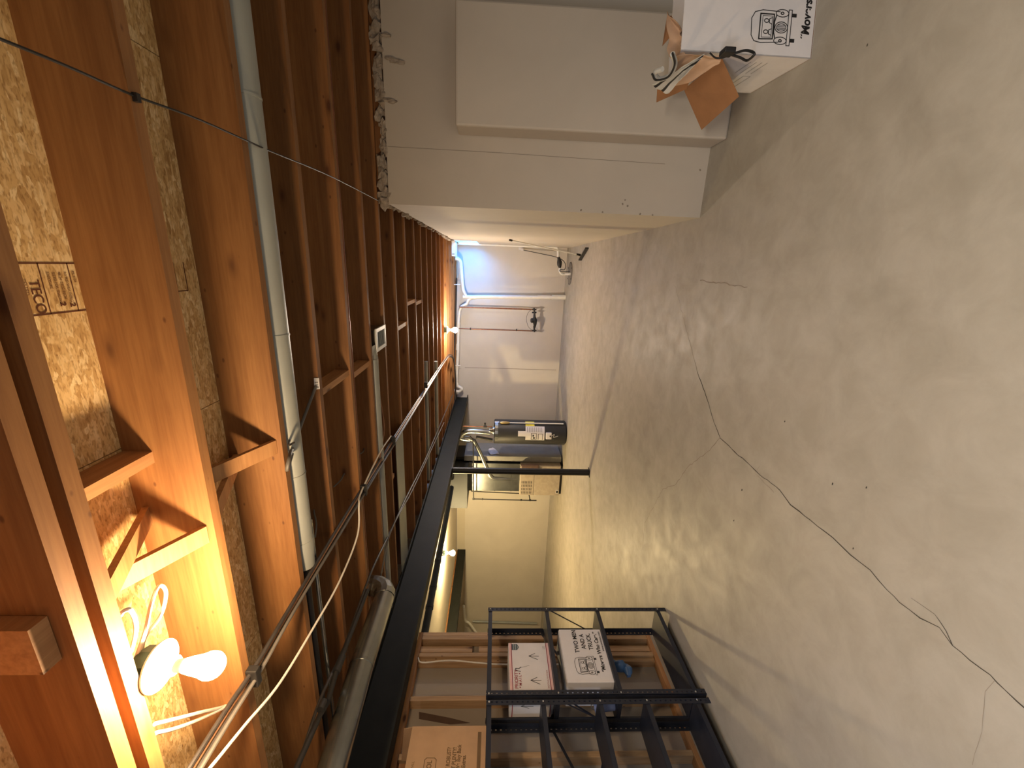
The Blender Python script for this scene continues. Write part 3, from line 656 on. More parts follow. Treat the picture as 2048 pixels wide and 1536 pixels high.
# ------------------------------------------------------------------ lamps
def fixture(label, c, mat, rb=0.036, with_box=True, plate=0.066, group='bare bulb lampholders'):
    """porcelain lampholder hanging from a ceiling box; c is the middle of the plate"""
    c = V(c); t = thing('light_fixture', label, 'lamp', c, group)
    if with_box:
        MB().lathe([(0.048, 0.0), (0.05, 0.004), (0.05, 0.045), (0.046, 0.05)], c, n=8).build('junction_box', 'teal', t)
    MB().lathe([(plate, -0.001), (plate, -0.006), (plate-0.012, -0.012), (0.03, -0.018), (0.026, -0.045), (0.023, -0.048)], c, n=28).build('lampholder', 'porc', t, True)
    MB().lathe([(0.014, -0.046), (0.017, -0.05), (0.018, -0.07)], c, n=20).build('bulb_neck', 'porc', t, True)
    pr_ = [(0.0182, -0.0705), (0.022, -0.085), (rb*0.80, -0.118)]+[(rb*math.sin(a), -0.142+rb*math.cos(a)) for a in [1.1+(PI-1.1)*i/9 for i in range(10)]]
    MB().lathe(pr_, c, n=24).build('bulb', mat, t, True)
    return t
LX, LY = -1.115, 0.908
fixture('bare lit bulb in a white lampholder beside the doubled near joists', (LX, LY, 2.50), 'bulb')
p = at(907, 660, 'Y', 7.34); fixture('small lit bulb near the back wall above the white drain pipe', (p.x, 7.34, 2.4495), 'bulb2', rb=0.05)
p = at(905, 1106, 'Y', 6.8); fixture('small lit bulb beyond the beam above the dark round duct', (p.x, 6.8, p.z+0.14), 'bulb3', rb=0.05)
mesh_thing(MB().box(p.x-0.1, p.x+0.1, 6.7, 6.9, p.z+0.1905, 2.505), 'mounting_board', 'blockY', 'small wooden board holding the bulb beyond the beam to the ceiling', 'board', (p.x, 6.8, 2.5))
# cables at the near lamp
c0 = V((LX+0.02, LY-0.01, 2.555))
mb = MB().tube(sm([c0, at(290, 1265, 'Y', 0.93), at(302, 1210, 'Y', 1.0), at(318, 1172, 'Y', 1.05), at(332, 1185, 'Y', 1.08), at(322, 1230, 'Y', 1.05), at(290, 1275, 'Y', 0.95), c0+V((-0.01, 0.02, 0.0))], 8), 0.0055, 8)
mesh_thing(mb, 'cable', 'cablew', 'white cable bent in a loop above the near bulb', 'cable', c0, smooth=True)
mb = MB().tube(sm([c0+V((0.0, -0.01, 0.01)), at(272, 1260, 'Y', 0.88), at(262, 1222, 'Y', 0.87), at(248, 1222, 'Y', 0.862), at(240, 1232, 'Y', 0.857)], 8), 0.0055, 8)
mesh_thing(mb, 'cable', 'cablew', 'short white cable hooking from the near lamp box over the joist', 'cable', c0+V((0, -0.01, 0.01)), smooth=True)
h = at(450, 1412, 'Y', 1.198)
mb = MB().tube(sm([h+V((0, 0.03, 0)), h, at(400, 1425, 'Y', 1.05), at(350, 1438, 'Y', 0.95), at(310, 1448, 'Y', 0.86)], 8), 0.0055, 8)
mesh_thing(mb, 'cable', 'cablew', 'white cable entering a hole in the joist beside the near bulb, upper of two', 'cable', h, smooth=True)
mb = MB().tube(sm([h+V((0, 0.03, -0.008)), h+V((0, 0, -0.006)), at(395, 1440, 'Y', 1.05), at(350, 1457, 'Y', 0.95), at(312, 1466, 'Y', 0.86)], 8), 0.0055, 8)
mesh_thing(mb, 'cable', 'cablew', 'white cable entering a hole in the joist beside the near bulb, lower of two', 'cable', h+V((0, 0, -0.006)), smooth=True)

# ------------------------------------------------------------------ cables, wire and conduits under the joists
def Zp(pts, z): return [at(x, y, 'Z', z) for x, y in pts]
base = [(-1.545, -0.3), (-1.54, 0.911), (-1.56, 1.252), (-1.555, 1.592), (-1.565, 2.522), (-1.61, 4.393), (-1.70, 7.2)]
for i, (dx, dz, r, m_, lb) in enumerate(((-0.022, -0.012, 0.010, 'cable', 'thick black cable in the bundle stapled under the joists'), (0.004, -0.009, 0.007, 'cablebr', 'brown cable in the bundle stapled under the joists'),
                                         (0.022, -0.010, 0.008, 'cable', 'black cable at the right edge of the bundle under the joists'), (-0.008, -0.026, 0.007, 'cableg', 'grey cable hanging lowest in the bundle under the joists'))):
    pts = [V((x+dx+0.004*math.sin(3*y+i), y, ZC+dz-0.006*abs(math.sin(1.7*y+i)))) for x, y in base]
    pts += [V((-1.76+dx, 7.9, 2.47+dz)), V((-1.95+dx, 8.3, 2.44+dz)), V((-2.5+dx, 8.55, 2.43+dz)), V((-2.95+dx, 8.75, 2.47+dz))]
    mesh_thing(MB().tube(sm(pts, 8), r, 8), 'cable', m_, lb, 'cable', pts[0], 'cables bundled under the joists', smooth=True)
for y, wh_ in ((1.225, 'nearest, beside the lit near bulb'), (2.58, 'where the white cable drops away'), (3.42, 'beside the flat sheet-metal panel'), (5.19, 'farthest, short of the back wall')):
    mesh_thing(MB().box(-1.60, -1.52, y-0.015, y+0.015, ZC-0.042, ZC-0.0005), 'cable_strap', 'iron', 'small dark strap on the cable bundle, '+wh_, 'strap', (-1.56, y, ZC), 'straps on the cable bundle', bevel=0.004)
pts = Zp([(380, 1580), (420, 1536), (490, 1450), (560, 1365), (630, 1250), (680, 1160), (715, 1070), (718, 1010)], 2.44)+[at(722, 985, 'Z', 2.475), at(760, 905, 'Z', 2.475), at(782, 872, 'Z', 2.49)]
mesh_thing(MB().tube(sm(pts, 8), 0.0055, 8), 'cable', 'cablew', 'single white cable sagging below the dark cable bundle', 'cable', pts[1], smooth=True)
pts = Zp([(585, 1570), (640, 1400), (690, 1290), (740, 1150), (775, 1075), (815, 990), (850, 920), (880, 850), (905, 790)], 2.478)
mesh_thing(MB().tube(sm(pts, 6), 0.009, 8), 'cable', 'cable', 'dark cable running close beside the steel beam', 'cable', pts[0], smooth=True)
pts = Zp([(760, 1160), (782, 1062), (825, 980), (860, 905), (888, 845)], 2.468)
mesh_thing(MB().tube(sm(pts, 6), 0.007, 8), 'cable', 'cableg', 'grey cable running between the bundle and the steel beam', 'cable', pts[0], smooth=True)
pts = Zp([(575, 1580), (600, 1520), (640, 1430), (655, 1405)], 2.43)
t = thing('gas_pipe', 'black threaded pipe with a coupling near the dryer duct', 'pipe', pts[-1])
pts = pts+Zp([(672, 1345), (685, 1310), (712, 1240), (735, 1180)], 2.43)
MB().tube(pts, 0.014, 12).build('tube', 'iron', t, True)
a, b = Zp([(672, 1345), (685, 1312)], 2.43); MB().tube([a, b], 0.021, 12).build('coupling', 'iron', t, True)
a, b = Zp([(640, 1420), (648, 1402)], 2.43); MB().tube([a, b], 0.019, 12).build('coupling', 'iron', t, True)
pts = [at(0-20, 72, 'Z', 2.47), at(0, 78, 'Z', 2.475), at(140, 135, 'Z', 2.478), at(270, 192, 'Z', 2.497), at(400, 240, 'Z', 2.485), at(540, 302, 'Z', 2.482), at(660, 352, 'Z', 2.488), at(758, 402, 'Z', 2.492)]
mesh_thing(MB().tube(sm(pts, 6), 0.0032, 7), 'wire', 'iron', 'thin dark wire strung across the joist bottoms at the right', 'wire', pts[1], smooth=True)
p = at(268, 195, 'Z', 2.499); MB().box(p.x-0.01, p.x+0.01, p.y-0.006, p.y+0.006, p.z-0.012, p.z).build('staple', 'iron', bpy.data.objects['wire'])
# round metal duct in the joist bay
du = thing('round_duct', 'long grey round duct lying in the second joist bay', 'duct', (-0.6, 1.79, 2.47))
MB().tube([(4.1, 1.785, 2.535), (-1.36, 1.785, 2.535)], 0.058, 20).build('tube', 'galvd', du, True)
for x in (0.56, -0.33, -1.0): MB().tube([(x, 1.785, 2.535), (x+0.008, 1.785, 2.535)], 0.0605, 20).build('seam_ring', 'galvd', du, True)
MB().tube([(-1.36, 1.785, 2.535), (-1.40, 1.785, 2.535), (-1.48, 1.785, 2.53), (-1.52, 1.785, 2.53)], [0.061, 0.061, 0.05, 0.048], 20).build('reducer', 'galvd', du, True)
mesh_thing(MB().tube([(-1.54, 1.775, 2.525), (-3.1, 1.775, 2.525)], 0.018, 12), 'pipe', 'iron', 'dark pipe continuing from the end of the grey round duct', 'pipe', (-1.54, 1.775, 2.525), smooth=True)
mesh_thing(MB().tube([(-1.30, 1.86, 2.515), (-3.1, 1.86, 2.515)], 0.012, 12), 'conduit', 'galv', 'shiny conduit lying beside the end of the grey round duct', 'conduit', (-1.30, 1.86, 2.515), smooth=True)
mesh_thing(MB().tube([(3.9, 2.625, 2.512), (-3.0, 2.625, 2.512)], 0.010, 10), 'conduit', 'copper', 'thin copper line tucked along a joist in front of the register', 'pipe', (-1, 2.625, 2.512), smooth=True)
mesh_thing(MB().tube(sm([(-0.66, 3.12, 2.53), (-0.75, 3.10, 2.515), (-0.95, 3.09, 2.51), (-3.1, 3.10, 2.51)], 6), 0.036, 16), 'round_duct', 'galvd', 'small pale round duct behind the register in the joist bay', 'duct', (-1.0, 3.1, 2.47), smooth=True)
mesh_thing(MB().tube([(-1.3, 5.44, 2.52), (-3.1, 5.44, 2.52)], 0.03, 14), 'round_duct', 'galvd', 'pale round duct in a far joist bay close to the beam', 'duct', (-1.6, 5.44, 2.49), smooth=True)
mesh_thing(MB().tube([(-1.5, 6.3, 2.51), (-3.1, 6.3, 2.51)], 0.03, 14), 'round_duct', 'galvd', 'pale round duct in a farther joist bay beside the dark cable', 'duct', (-2.0, 6.3, 2.48), smooth=True)
# register
rg = thing('floor_register', 'white louvred vent register set between two joists', 'vent', (-0.59, 3.2, 2.5))
x0, x1, y0, y1 = -0.685, -0.505, 3.12, 3.39
mb = MB()
mb.box(x0, x1, y0, y0+0.03, 2.485, 2.497); mb.box(x0, x1, y1-0.03, y1, 2.485, 2.497); mb.box(x0, x0+0.03, y0+0.03, y1-0.03, 2.485, 2.497); mb.box(x1-0.03, x1, y0+0.03, y1-0.03, 2.485, 2.497)
mb.build('frame', 'frame', rg, bevel=0.002)
for i in range(11):
    y = y0+0.036+i*0.018; MB().bar((x0+0.03, y, 2.492), (x1-0.03, y, 2.492), V((0, 0.012, 0.006)), V((0, -0.001, 0.002))).build('louvre', 'galvd', rg)
mb = MB().box(x0+0.01, x1-0.01, y0+0.01, y1-0.01, 2.4975, 2.60); mb.build('boot', 'galv', rg)
MB().box(x0-0.04, x0+0.06, 3.04, 3.119, 2.50, 2.60).build('boot_collar', 'galv', rg)
# panned return
mesh_thing(MB().box(-3.1, -1.62, 3.55, 3.84, 2.486, 2.492), 'duct_panel', 'panel', 'flat pale sheet-metal panel closing a joist bay near the beam', 'duct panel', (-2.3, 3.7, 2.486))
# drop cable with tag
tg = thing('tagged_cable', 'dark cable with a white tag hanging from a joist over the round duct', 'cable', (-0.63, 2.08, 2.53))
pts = [at(632, 772, 'Y', 2.083), at(625, 790, 'Y', 2.05), at(606, 840, 'Y', 1.95), at(592, 880, 'Y', 1.88), at(580, 910, 'Z', 2.462), at(574, 940, 'Z', 2.465), (-0.86, 1.722, 2.49)]
MB().tube(sm(pts, 8), 0.008, 8).build('cord', 'cableg', tg, True)
a, b, c, d = at(628, 756, 'Y', 2.086), at(638, 756, 'Y', 2.086), at(640, 778, 'Y', 2.086), at(629, 779, 'Y', 2.086)
MB().sheet([a, b, c, d], (0, -1, 0), 0.002).build('paper_tag', 'white', tg)
mb = MB(); plt_ = (V((c.x, 2.084, c.z)), V((-1, 0, 0)), V((0, 0, -1)), V((0, -1, 0)))
pln = (d.copy()+V((0, -0.002, 0)), (b-a).normalized()*-1, (a-d).normalized(), V((0, -1, 0)))
mb.text((c+V((0, -0.002, 0)), (b-c).normalized(), (d-c).normalized(), V((0, -1, 0))), 'B13', 0.024, 0.006, 0.006); mb.build('tag_lettering', 'ink', tg)
pts = [at(588, 885, 'Z', 2.46), at(578, 890, 'Z', 2.463), (-0.80, 1.735, 2.50)]
mesh_thing(MB().tube(sm(pts, 6), 0.005, 8), 'cable', 'cable', 'thin black cable crossing under the grey round duct', 'cable', pts[0], smooth=True)
# short cables poking out of joist holes
for (x1_, y1_, x2_, y2_, yy, lb) in ((688, 948, 667, 974, 2.555, 'short white cable tail in the bay before the doubled line'), (628, 1022, 630, 1075, 2.085, 'short white cable tail behind the grey round duct'), (728, 898, 720, 908, 2.992, 'tiny white cable tail near the pale round duct')):
    a = at(x1_, y1_, 'Y', yy); b = at(x2_, y2_, 'Y', yy-0.10)
    mesh_thing(MB().tube(sm([a+V((0, 0.02, 0)), a, (a+b)/2+V((0, 0, -0.01)), b], 6), 0.005, 7), 'cable', 'cableg', lb, 'cable', a, smooth=True)
pts = [at(755, 770, 'Y', 3.39), at(768, 850, 'Z', 2.49), at(762, 900, 'Z', 2.49), at(757, 935, 'Z', 2.50)]
mesh_thing(MB().tube(sm(pts, 6), 0.006, 8), 'cable', 'cablebr', 'thin brown cable bowing beside the pale round duct', 'cable', pts[0], smooth=True)
# dryer duct
dd = thing('dryer_duct', 'shiny galvanized round duct with an elbow along the steel beam', 'duct', (-2.5, 1.6, 2.33))
axis = [at(664, 1536, 'Z', 2.37), at(722, 1335, 'Z', 2.37), at(768, 1196, 'Z', 2.37)]
axis = [axis[0]+(axis[0]-axis[1])*1.5]+axis
e0 = axis[-1]; ed = (axis[-1]-axis[-2]).normalized()
MB().tube(axis, 0.075, 24).build('tube', 'galv', dd, True)
MB().tube([e0, e0+ed*0.04+V((0, 0, 0.004)), e0+ed*0.085+V((0, 0, 0.03)), e0+ed*0.115+V((0, 0, 0.08)), e0+ed*0.125+V((0, 0, 0.15)), e0+ed*0.125+V((0, 0, 0.23))], [0.079, 0.079, 0.078, 0.077, 0.076, 0.075], 12).build('elbow', 'galv', dd)
MB().tube([axis[2], axis[2]+ed*0.02], 0.0775, 24).build('seam_ring', 'galv', dd, True)

# ------------------------------------------------------------------ back wall plumbing
YP = 9.45
def Yp(pts, y=YP): return [at(a, b, 'Y', y) for a, b in pts]
dp = thing('drain_pipe', 'white plastic drain pipe along the top and down the back wall', 'pipe', at(1128, 594, 'Y', YP))
mb = MB().tube(Yp([(926, 594), (1010, 594), (1128, 595)]), 0.042, 16); mb.build('stack', 'pvc', dp, True)
for a, b, r in ((1075, 1100, 0.05), (1104, 1132, 0.055), (940, 952, 0.048)): MB().tube(Yp([(a, 594.5), (b, 594.7)]), r, 16).build('coupling', 'pvc', dp, True)
MB().tube(sm(Yp([(911, 517), (916, 518), (921, 524), (922, 534)]), 6)+Yp([(924, 560), (926, 580), (932, 593)]), 0.040, 14).build('branch', 'pvc', dp, True)
MB().tube(sm(Yp([(946, 595), (937, 600), (933, 608), (924, 613), (919, 622)]), 6)+Yp([(917, 640), (916, 700), (913, 765)])+sm(Yp([(913, 765), (915, 772), (921, 775), (923, 779), (917, 783), (907, 781)]), 5), 0.036, 14).build('branch', 'pvc', dp, True)
for a, b in ((645, 650), (688, 700)): MB().tube(Yp([(917-(a-645)*0.03, a), (917-(b-645)*0.03, b)]), 0.042, 14).build('coupling', 'pvc', dp, True)
for y in (569, 731):
    MB().tube(Yp([(907, y), (921, y)], 9.40), 0.008, 8).build('hanger', 'pvc', dp, True)
# discharge from the sump, in the corner
sd = thing('sump_discharge', 'white sump discharge pipe in the back corner with a black check valve', 'pipe', at(1138, 548, 'Y', 9.2))
YS = 9.30
P1 = Yp([(908, 487), (1000, 490), (1108, 494)], YS)
MB().tube(P1, 0.026, 12).build('riser', 'pvc', sd, True)
MB().tube(sm(Yp([(1108, 494), (1114, 496), (1116, 502), (1116, 514)], YS), 6), 0.027, 12).build('elbow', 'pvc', sd, True)
MB().tube(Yp([(1117, 514), (1118, 518), (1119, 524), (1119, 530), (1120, 536)], YS), [0.03, 0.035, 0.055, 0.05, 0.025], 12).build('check_valve', 'iron', sd, True)
MB().tube(sm(Yp([(1120, 536), (1120, 543), (1124, 548), (1132, 548)], YS)+[at(1141, 548, 'Z', 0.02)], 6), 0.027, 12).build('elbow', 'pvc', sd, True)
p = at(1141, 547, 'Z', 0.0)
sl = thing('sump_pit', 'round dark sump pit cover on the floor in the back corner', 'sump', (p.x, p.y+0.02, 0))
MB().lathe([(0.24, 0.001), (0.24, 0.012), (0.20, 0.018), (0.02, 0.02)], (p.x, p.y+0.02, 0), n=32).build('cover', 'lid', sl, True)
for k in range(6): MB().lathe([(0.012, 0.012), (0.012, 0.022)], (p.x+0.22*math.cos(k*PI/3), p.y+0.02+0.22*math.sin(k*PI/3), 0), n=6).build('bolt', 'iron', sl)
pc = thing('power_cord', 'black pump cord drooping from its wall plug to the sump lid', 'cord', at(1040, 495, 'Y', 9.6))
MB().tube(sm([at(1046, 500, 'Y', 9.58), at(1085, 508, 'Y', 9.5), at(1112, 514, 'Y', 9.4), at(1126, 521, 'Y', 9.3), at(1131, 530, 'Y', 9.25), at(1129, 539, 'Y', 9.22), at(1121, 539, 'Y', 9.25), at(1121, 543, 'Y', 9.24), at(1139, 543, 'Z', 0.03)], 8), 0.008, 8).build('cord', 'iron', pc, True)
p = at(1042, 497, 'Y', YB); MB().box(p.x-0.035, p.x+0.035, YB-0.04, YB-0.002, p.z-0.05, p.z+0.05).build('outlet_box', 'white', pc, bevel=0.005)
p = at(1045, 499, 'Y', 9.58); MB().box(p.x-0.02, p.x+0.02, 9.56, 9.60, p.z-0.02, p.z+0.03).build('plug', 'white', pc)
sq = thing('floor_squeegee', 'long-handled floor squeegee leaning in the back right corner', 'squeegee', at(1167, 508, 'Z', 0.02))
h0, h1 = at(1160, 510, 'Z', 0.05), at(1024, 481, 'X', XR-0.03)
MB().tube([h0, h1], 0.012, 10).build('handle', 'pvc', sq, True)
MB().tube([h1, h1+(h1-h0).normalized()*0.05], 0.017, 10).build('grip', 'iron', sq, True)
MB().tube([h0+(h1-h0).normalized()*0.10, h0], [0.016, 0.022], 10).build('socket', 'iron', sq, True)
a, b = at(1174, 496, 'Z', 0.03), at(1160, 520, 'Z', 0.03); MB().bar(a, b, V((0, 0, 0.06)), V((0.02, 0.005, 0))).build('blade', 'iron', sq)
# water service with meter
YW = 9.40
wm = thing('water_meter', 'black water meter between two copper pipes on the back wall', 'meter', at(1068, 640, 'Y', YW))
MB().tube(Yp([(918, 614), (1066, 619)], YW), 0.016, 10).build('copper_pipe', 'copper', wm, True)
MB().tube(Yp([(918, 657), (1066, 662)], YW), 0.013, 10).build('copper_pipe', 'copper', wm, True)
for a, b in ((616, 628), (652, 664)): MB().tube(Yp([(1068, a), (1069, b)], YW), 0.02, 10).build('valve', 'iron', wm, True)
for y in (619, 625, 661): MB().tube(Yp([(1064, y), (1073, y)], YW), 0.018, 8).build('valve', 'iron', wm, True)
MB().tube(Yp([(1069, 626), (1069, 634), (1069, 640), (1070, 648), (1069, 656)], YW), [0.02, 0.03, 0.065, 0.04, 0.02], 12).build('meter_body', 'iron', wm, True)
q = at(1068, 641, 'Y', YW); MB().lathe([(0.055, 0), (0.055, 0.06), (0.045, 0.075)], q, (0, -0.25, 1), 12).build('register_head', 'iron', wm, True)
MB().tube(sm(Yp([(1064, 618), (1056, 626), (1053, 638), (1056, 652), (1063, 660)], YW), 6), 0.005, 6).build('ground_wire', 'cableg', wm, True)
for (a, b) in (((940, 657.5), (942, 657.5)), ((1032, 660), (1034, 660))): MB().tube(Yp([a, b], YW), 0.026, 8).build('clip', 'iron', wm, True)
# black pipe along the back sill and small dark fittings
mesh_thing(MB().tube(Yp([(913, 556), (911, 640), (907, 745)], 9.52), 0.02, 10), 'pipe', 'iron', 'thin black pipe tucked behind the white drain under the rim joist', 'pipe', at(913, 556, 'Y', 9.52), smooth=True)
mesh_thing(MB().tube(Yp([(914, 522), (915, 556)], 9.54), 0.022, 10), 'conduit', 'galvd', 'short pale conduit stub beside the drain elbow at the corner', 'conduit', at(914, 522, 'Y', 9.54), smooth=True)
# white vent box in the corner
vb = thing('vent_box', 'bright white vent box under the joists in the back right corner', 'vent', (0.29, 8.75, 2.43))
MB().box(0.13, XR+0.05, 8.66, 9.05, 2.43, 2.498).build('housing', 'frame', vb)
for i in range(2): MB().box(0.16+i*0.014, 0.168+i*0.014, 8.655, 8.66, 2.44, 2.49).build('louvre', 'galvd', vb)

# ------------------------------------------------------------------ water heater
HC = (-3.475, 8.20); HR = 0.265
zt = at(988, 867, 'Y', 8.2).z
wh = thing('water_heater', 'tall charcoal tank water heater with white stickers by the post', 'water heater', (HC[0], HC[1], 0))
MB().lathe([(HR-0.02, 0.012), (HR, 0.03), (HR, zt-0.02), (HR-0.006, zt-0.012), (HR-0.02, zt)], (HC[0], HC[1], 0), n=48).build('tank', 'heat', wh, True)
MB().lathe([(HR-0.03, 0.0), (HR-0.03, 0.012)], (HC[0], HC[1], 0), n=32).build('base_ring', 'iron', wh)
th0 = math.atan2(-HC[1], -HC[0])
def ang(y): return th0-math.asin(max(-0.99, min(0.99, (y-867.5)/25.6)))
def hz(x): return at(x, 867, 'Y', 7.96).z
def sticker(nm, mat, x0, x1, y0, y1, th=0.002): return MB().patch(HC, HR, ang(y1), ang(y0), hz(x1), hz(x0), th).build(nm, mat, wh)
sticker('sticker', 'white', 1051, 1089, 856, 884); sticker('sticker', 'white', 1036, 1051, 866, 877); sticker('yellow_sticker', 'yellow', 1051, 1069, 846.5, 855.6)
for i in range(9): sticker('print_line', 'grey', 1054+i*3.6, 1055.2+i*3.6, 858, 868, 0.003)
for a, b, c, d in ((1062, 1073, 870, 870.8), (1062, 1073, 882, 882.8), (1062, 1063, 870, 882), (1072.2, 1073.2, 870, 882), (1076, 1085, 871, 871.8), (1076, 1077, 871, 883), (1084.5, 1085.5, 871, 883), (1065, 1068, 873, 877), (1066, 1070, 878, 881)):
    sticker('print_line', 'ink', a, b, c, d, 0.003)
sticker('silver_band', 'galv', 990, 996, 850, 884); sticker('silver_band', 'bolt', 989, 998, 847, 850)
# the gas control, discharge pipe
a = ang(874); gx = V((HC[0]+(HR+0.03)*math.cos(a), HC[1]+(HR+0.03)*math.sin(a), hz(1097)))
rdir = V((math.cos(a), math.sin(a), 0)); tdir = V((-math.sin(a), math.cos(a), 0))
MB().bar(gx-V((0, 0, 0.06)), gx+V((0, 0, 0.06)), tdir*0.14, rdir*0.06).build('gas_control', 'white', wh, bevel=0.01)
k_ = gx+rdir*0.03-V((0, 0, 0.03)); MB().lathe([(0.018, 0), (0.016, 0.02)], k_, rdir, 12).build('knob', 'iron', wh)
MB().tube(sm([gx-V((0, 0, 0.06)), gx-V((0, 0, 0.12))+tdir*0.03, gx-V((0, 0, 0.10))-tdir*0.03, gx-V((0, 0, 0.2))], 5), 0.007, 6).build('gas_tube', 'bolt', wh, True)
a = ang(875); sticker('access_panel', 'heat', 1108, 1122, 868, 884, 0.006)
a = ang(851.5); tx_ = V((HC[0]+(HR+0.03)*math.cos(a), HC[1]+(HR+0.03)*math.sin(a), 0))
MB().tube([tx_+V((0, 0, hz(1018))), tx_+V((0, 0, hz(1127)))], 0.013, 10).build('discharge_pipe', 'pvc', wh, True)
MB().tube([tx_+V((0, 0, hz(1000))), tx_+V((0, 0, hz(1004))), tx_+V((0, 0, hz(1012))), tx_+V((0, 0, hz(1019)))], [0.02, 0.03, 0.028, 0.018], 10).build('relief_valve', 'brass', wh, True)
YH = 8.2
MB().lathe([(0.10, zt), (0.10, zt+0.01), (0.06, zt+0.07), (0.055, zt+0.10)], (HC[0]+0.02, HC[1], 0), n=20).build('draft_hood', 'galv', wh, True)
def Hp(pts, y=YH): return [at(a, b, 'Y', y) for a, b in pts]
MB().tube(Hp([(984, 853), (955, 853), (925, 852)]), 0.012, 10).build('copper_pipe', 'copper', wh, True)
MB().tube(Hp([(974, 853), (967, 853)]), 0.024, 10).build('valve', 'iron', wh, True); MB().tube(Hp([(970, 853), (970, 846)]), [0.01, 0.022], 8).build('valve_handle', 'iron', wh, True)
MB().tube(Hp([(985, 880), (970, 877), (952, 874)]), 0.034, 12).build('insulated_pipe', 'iron', wh, True)
# flue
fl = thing('flue_pipe', 'shiny galvanized flue joining the water heater and the furnace', 'flue', at(940, 862, 'Y', YH))
MB().tube(sm(Hp([(980, 865), (960, 863), (944, 862)]), 4)+sm(Hp([(944, 862), (934, 863), (926, 867), (922, 873)]), 5), 0.062, 16).build('riser', 'galv', fl, True)
MB().tube(sm(Hp([(918, 866), (921, 874), (928, 877), (940, 878)], 8.25), 5), 0.07, 16).build('elbow', 'galv', fl, True)
MB().tube(Hp([(938, 876), (948, 881)], 8.2)+sm(Hp([(960, 905), (977, 945), (984, 955), (992, 957.5)], 8.2), 5)+Hp([(1041, 958)], 8.25), 0.045, 14).build('connector', 'galv', fl, True)

# ------------------------------------------------------------------ furnace with ducts
fz = at(1040, 960, 'Y', 8.1).z
fu = thing('furnace', 'beige gas furnace with a louvred front panel behind the post', 'furnace', (-4.6, 8.4, 0))
fx0, fx1 = at(1080, 991.5, 'Y', 8.1).x, at(1080, 932, 'Y', 8.1).x
MB().box(fx0, fx1, 8.12, 8.74, 0.05, fz).build('cabinet', 'furn', fu, bevel=0.006)
MB().box(fx0+0.02, fx1-0.02, 8.16, 8.70, 0.0, 0.05).build('plinth', 'iron', fu)
zm = at(1068, 960, 'Y', 8.1).z
MB().box(fx0+0.01, fx1-0.01, 8.105, 8.12, zm+0.005, fz-0.01).build('upper_panel', 'furn', fu, bevel=0.003)
MB().box(fx0+0.01, fx1-0.01, 8.105, 8.12, 0.06, zm-0.005).build('lower_panel', 'furn', fu, bevel=0.003)
for r in range(4):
    for c in range(7):
        xx = fx0+0.05+r*0.085; zz = zm+0.05+c*0.035
        MB().box(xx, xx+0.055, 8.100, 8.106, zz, zz+0.012).build('louvre_slot', 'iron', fu)
p = at(1114, 982, 'Y', 8.105); MB().box(p.x-0.06, p.x+0.03, 8.100, 8.105, p.z-0.03, p.z+0.03).build('rating_label', 'white', fu); MB().box(p.x-0.05, p.x+0.01, 8.097, 8.1, p.z-0.02, p.z+0.02).build('rating_print', 'iron', fu)
mb = MB(); a, b = at(1041, 929, 'Y', 8.05), at(1078, 944, 'Y', 8.05)
mb.box(b.x, a.x, 8.03, 8.10, b.z, a.z); mb.build('inducer_cover', 'brown', fu, bevel=0.03)
pz = at(938, 945, 'Y', 8.3).z
sp_ = thing('supply_plenum', 'galvanized sheet-metal plenum standing on the furnace', 'duct', (-4.6, 8.4, fz))
MB().box(fx0+0.05, fx1-0.01, 8.2, 8.7, fz+0.002, pz).build('casing', 'galv', sp_)
for z in (fz+0.18, fz+0.55, fz+0.9): MB().box(fx0+0.045, fx1-0.005, 8.195, 8.2, z, z+0.02).build('drive_cleat', 'galv', sp_)
ra = thing('return_duct', 'tall grey return air duct behind the water heater', 'duct', (-4.5, 9.2, 0.04))
rx1 = at(1126, 915, 'Y', 8.25).x; rx0 = fx1+0.022
MB().box(rx0, rx1, 8.25, 8.95, 0.03, 2.2).build('casing', 'ductret', ra)
MB().box(rx0-0.005, rx1+0.005, 8.245, 8.25, 2.0, 2.03).build('drive_cleat', 'galvd', ra)
MB().box(rx0, rx1-0.05, 8.3, 8.9, 2.201, 2.48).build('top_collar', 'iron', ra)
tr = thing('trunk_duct', 'flat grey trunk duct hanging beyond the beam near the furnace', 'duct', (-5.0, 7.6, 2.3))
t0, t1 = at(938, 953, 'Y', 8.2), at(935, 985, 'Y', 8.1)
MB().box(-5.1, fx1-0.03, 7.75, 8.7, pz+0.002, 2.47).build('casing', 'ductdk', tr)
gp = thing('gas_pipe', 'thin black gas pipe dropping beside the furnace', 'pipe', at(1073, 1000, 'Y', 8.0))
MB().tube(Hp([(940, 872), (946, 880), (947, 930), (947, 998)], 8.0), 0.013, 8).build('tube', 'iron', gp, True)
MB().tube(Hp([(947, 998), (1010, 999.5), (1073, 1001)], 8.0), 0.013, 8).build('tube', 'iron', gp, True)
MB().tube([at(1060, 1000, 'Y', 8.0), at(1058, 989, 'Y', 8.15)], 0.012, 8).build('tube', 'iron', gp, True)
for a, b in ((1041, 1044), (1058, 1062), (945, 949), (964, 966)): MB().tube(Hp([(a, 1000-(1050-a)*0.02), (b, 1000-(1050-b)*0.02)], 8.0), 0.022, 8).build('fitting', 'iron', gp, True)
mesh_thing(MB().tube(Hp([(942, 982), (970, 984), (1040, 987)], 8.4), 0.012, 8), 'pipe', 'iron', 'thin dark refrigerant pipe down the left side of the plenum', 'pipe', at(1040, 987, 'Y', 8.4), smooth=True)
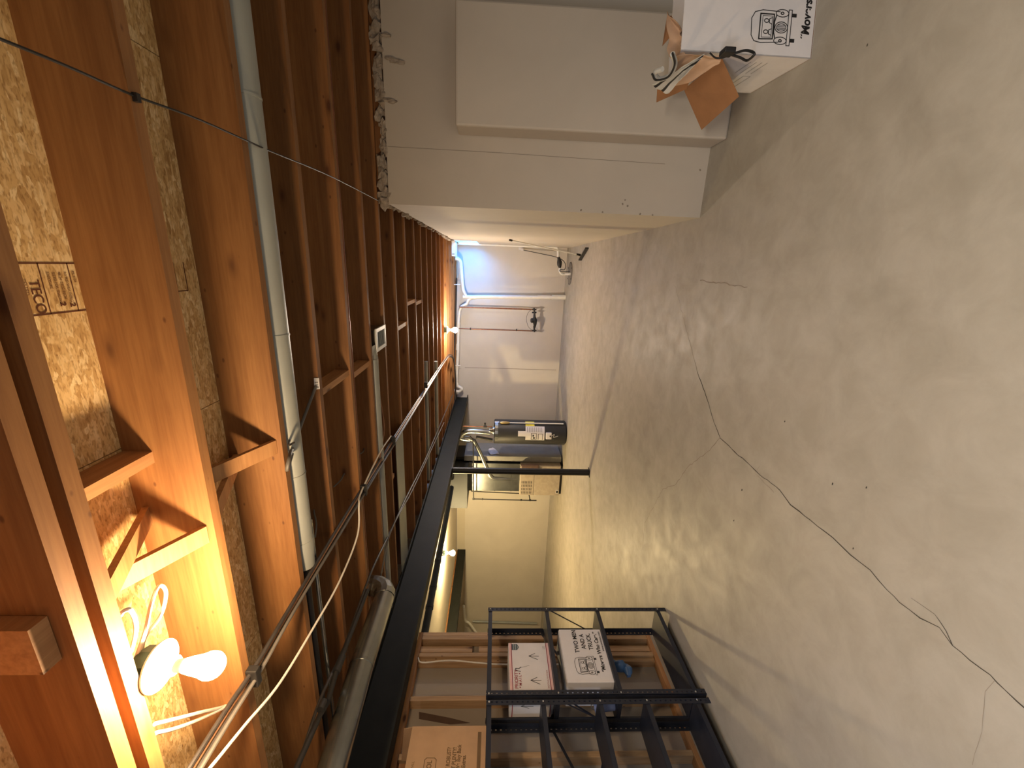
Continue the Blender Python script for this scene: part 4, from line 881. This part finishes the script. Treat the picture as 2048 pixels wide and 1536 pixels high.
crumple('paper_tag', [at(976, 900, 'X', rx1+0.03), at(985, 894, 'X', rx1+0.03), at(1000, 908, 'X', rx1+0.02), at(980, 910, 'X', rx1+0.02)], 4, 4, 0.012, 'white', 'crinkled paper tag taped to the grey return duct', 'paper', 21)

# ------------------------------------------------------------------ beyond the beam on the left
A_, B_ = at(893, 1030, 'X', -4.55), at(846, 1285, 'X', -4.66)
lp = thing('drain_pipe', 'dark blue drain pipe running beyond the steel beam', 'pipe', A_)
MB().tube([at(903, 975, 'X', -4.52), A_, B_], 0.05, 14).build('tube', 'dpipe', lp, True)
for px, py in ((889, 1127), (886, 1143), (877, 1196), (868, 1230)):
    c = A_.lerp(B_, (py-1030)/255); d = (B_-A_).normalized(); MB().tube([c, c+d*0.05], 0.056, 14).build('coupling', 'dpipe', lp, True)
b2 = thing('steel_beam', 'second dark steel beam in the yellow-lit area beyond the first beam', 'beam', (-7.75, 7.0, 2.27))
MB().box(-7.84, -7.66, 2.7, YB+0.015, 2.262, 2.276).build('bottom_flange', 'beam', b2)
MB().box(-7.84, -7.66, 2.7, YB+0.015, 2.462, 2.475).build('top_flange', 'beam', b2)
MB().box(-7.70, -7.67, 2.7, YB+0.015, 2.276, 2.462).build('web', 'beam', b2)
mesh_thing(MB().box(-7.84, -7.64, 2.7, YB-0.05, 2.476, 2.504), 'nailer_board', 'joist', 'orange wooden plate lying on top of the second steel beam', 'board', (-7.7, 7.0, 2.476))
# white pipe with elbow low on the left back wall, and a conduit down the wall
p = at(945, 1243, 'Y', YB-0.03); q = at(1074, 1247, 'Y', YB-0.03)
mesh_thing(MB().tube([p, q], 0.03, 10), 'conduit', 'galvd', 'vertical conduit on the yellow-lit back wall behind the shelving', 'conduit', q, smooth=True)
pts = [at(927, 1212, 'Y', YB-0.005)]+Yp([(928, 1215), (930, 1240), (938, 1246), (950, 1262), (958, 1275)], 9.45)
mesh_thing(MB().tube(sm(pts, 5), 0.035, 10), 'pipe', 'pvc', 'white drain elbow high on the yellow-lit back wall', 'pipe', pts[0], smooth=True)
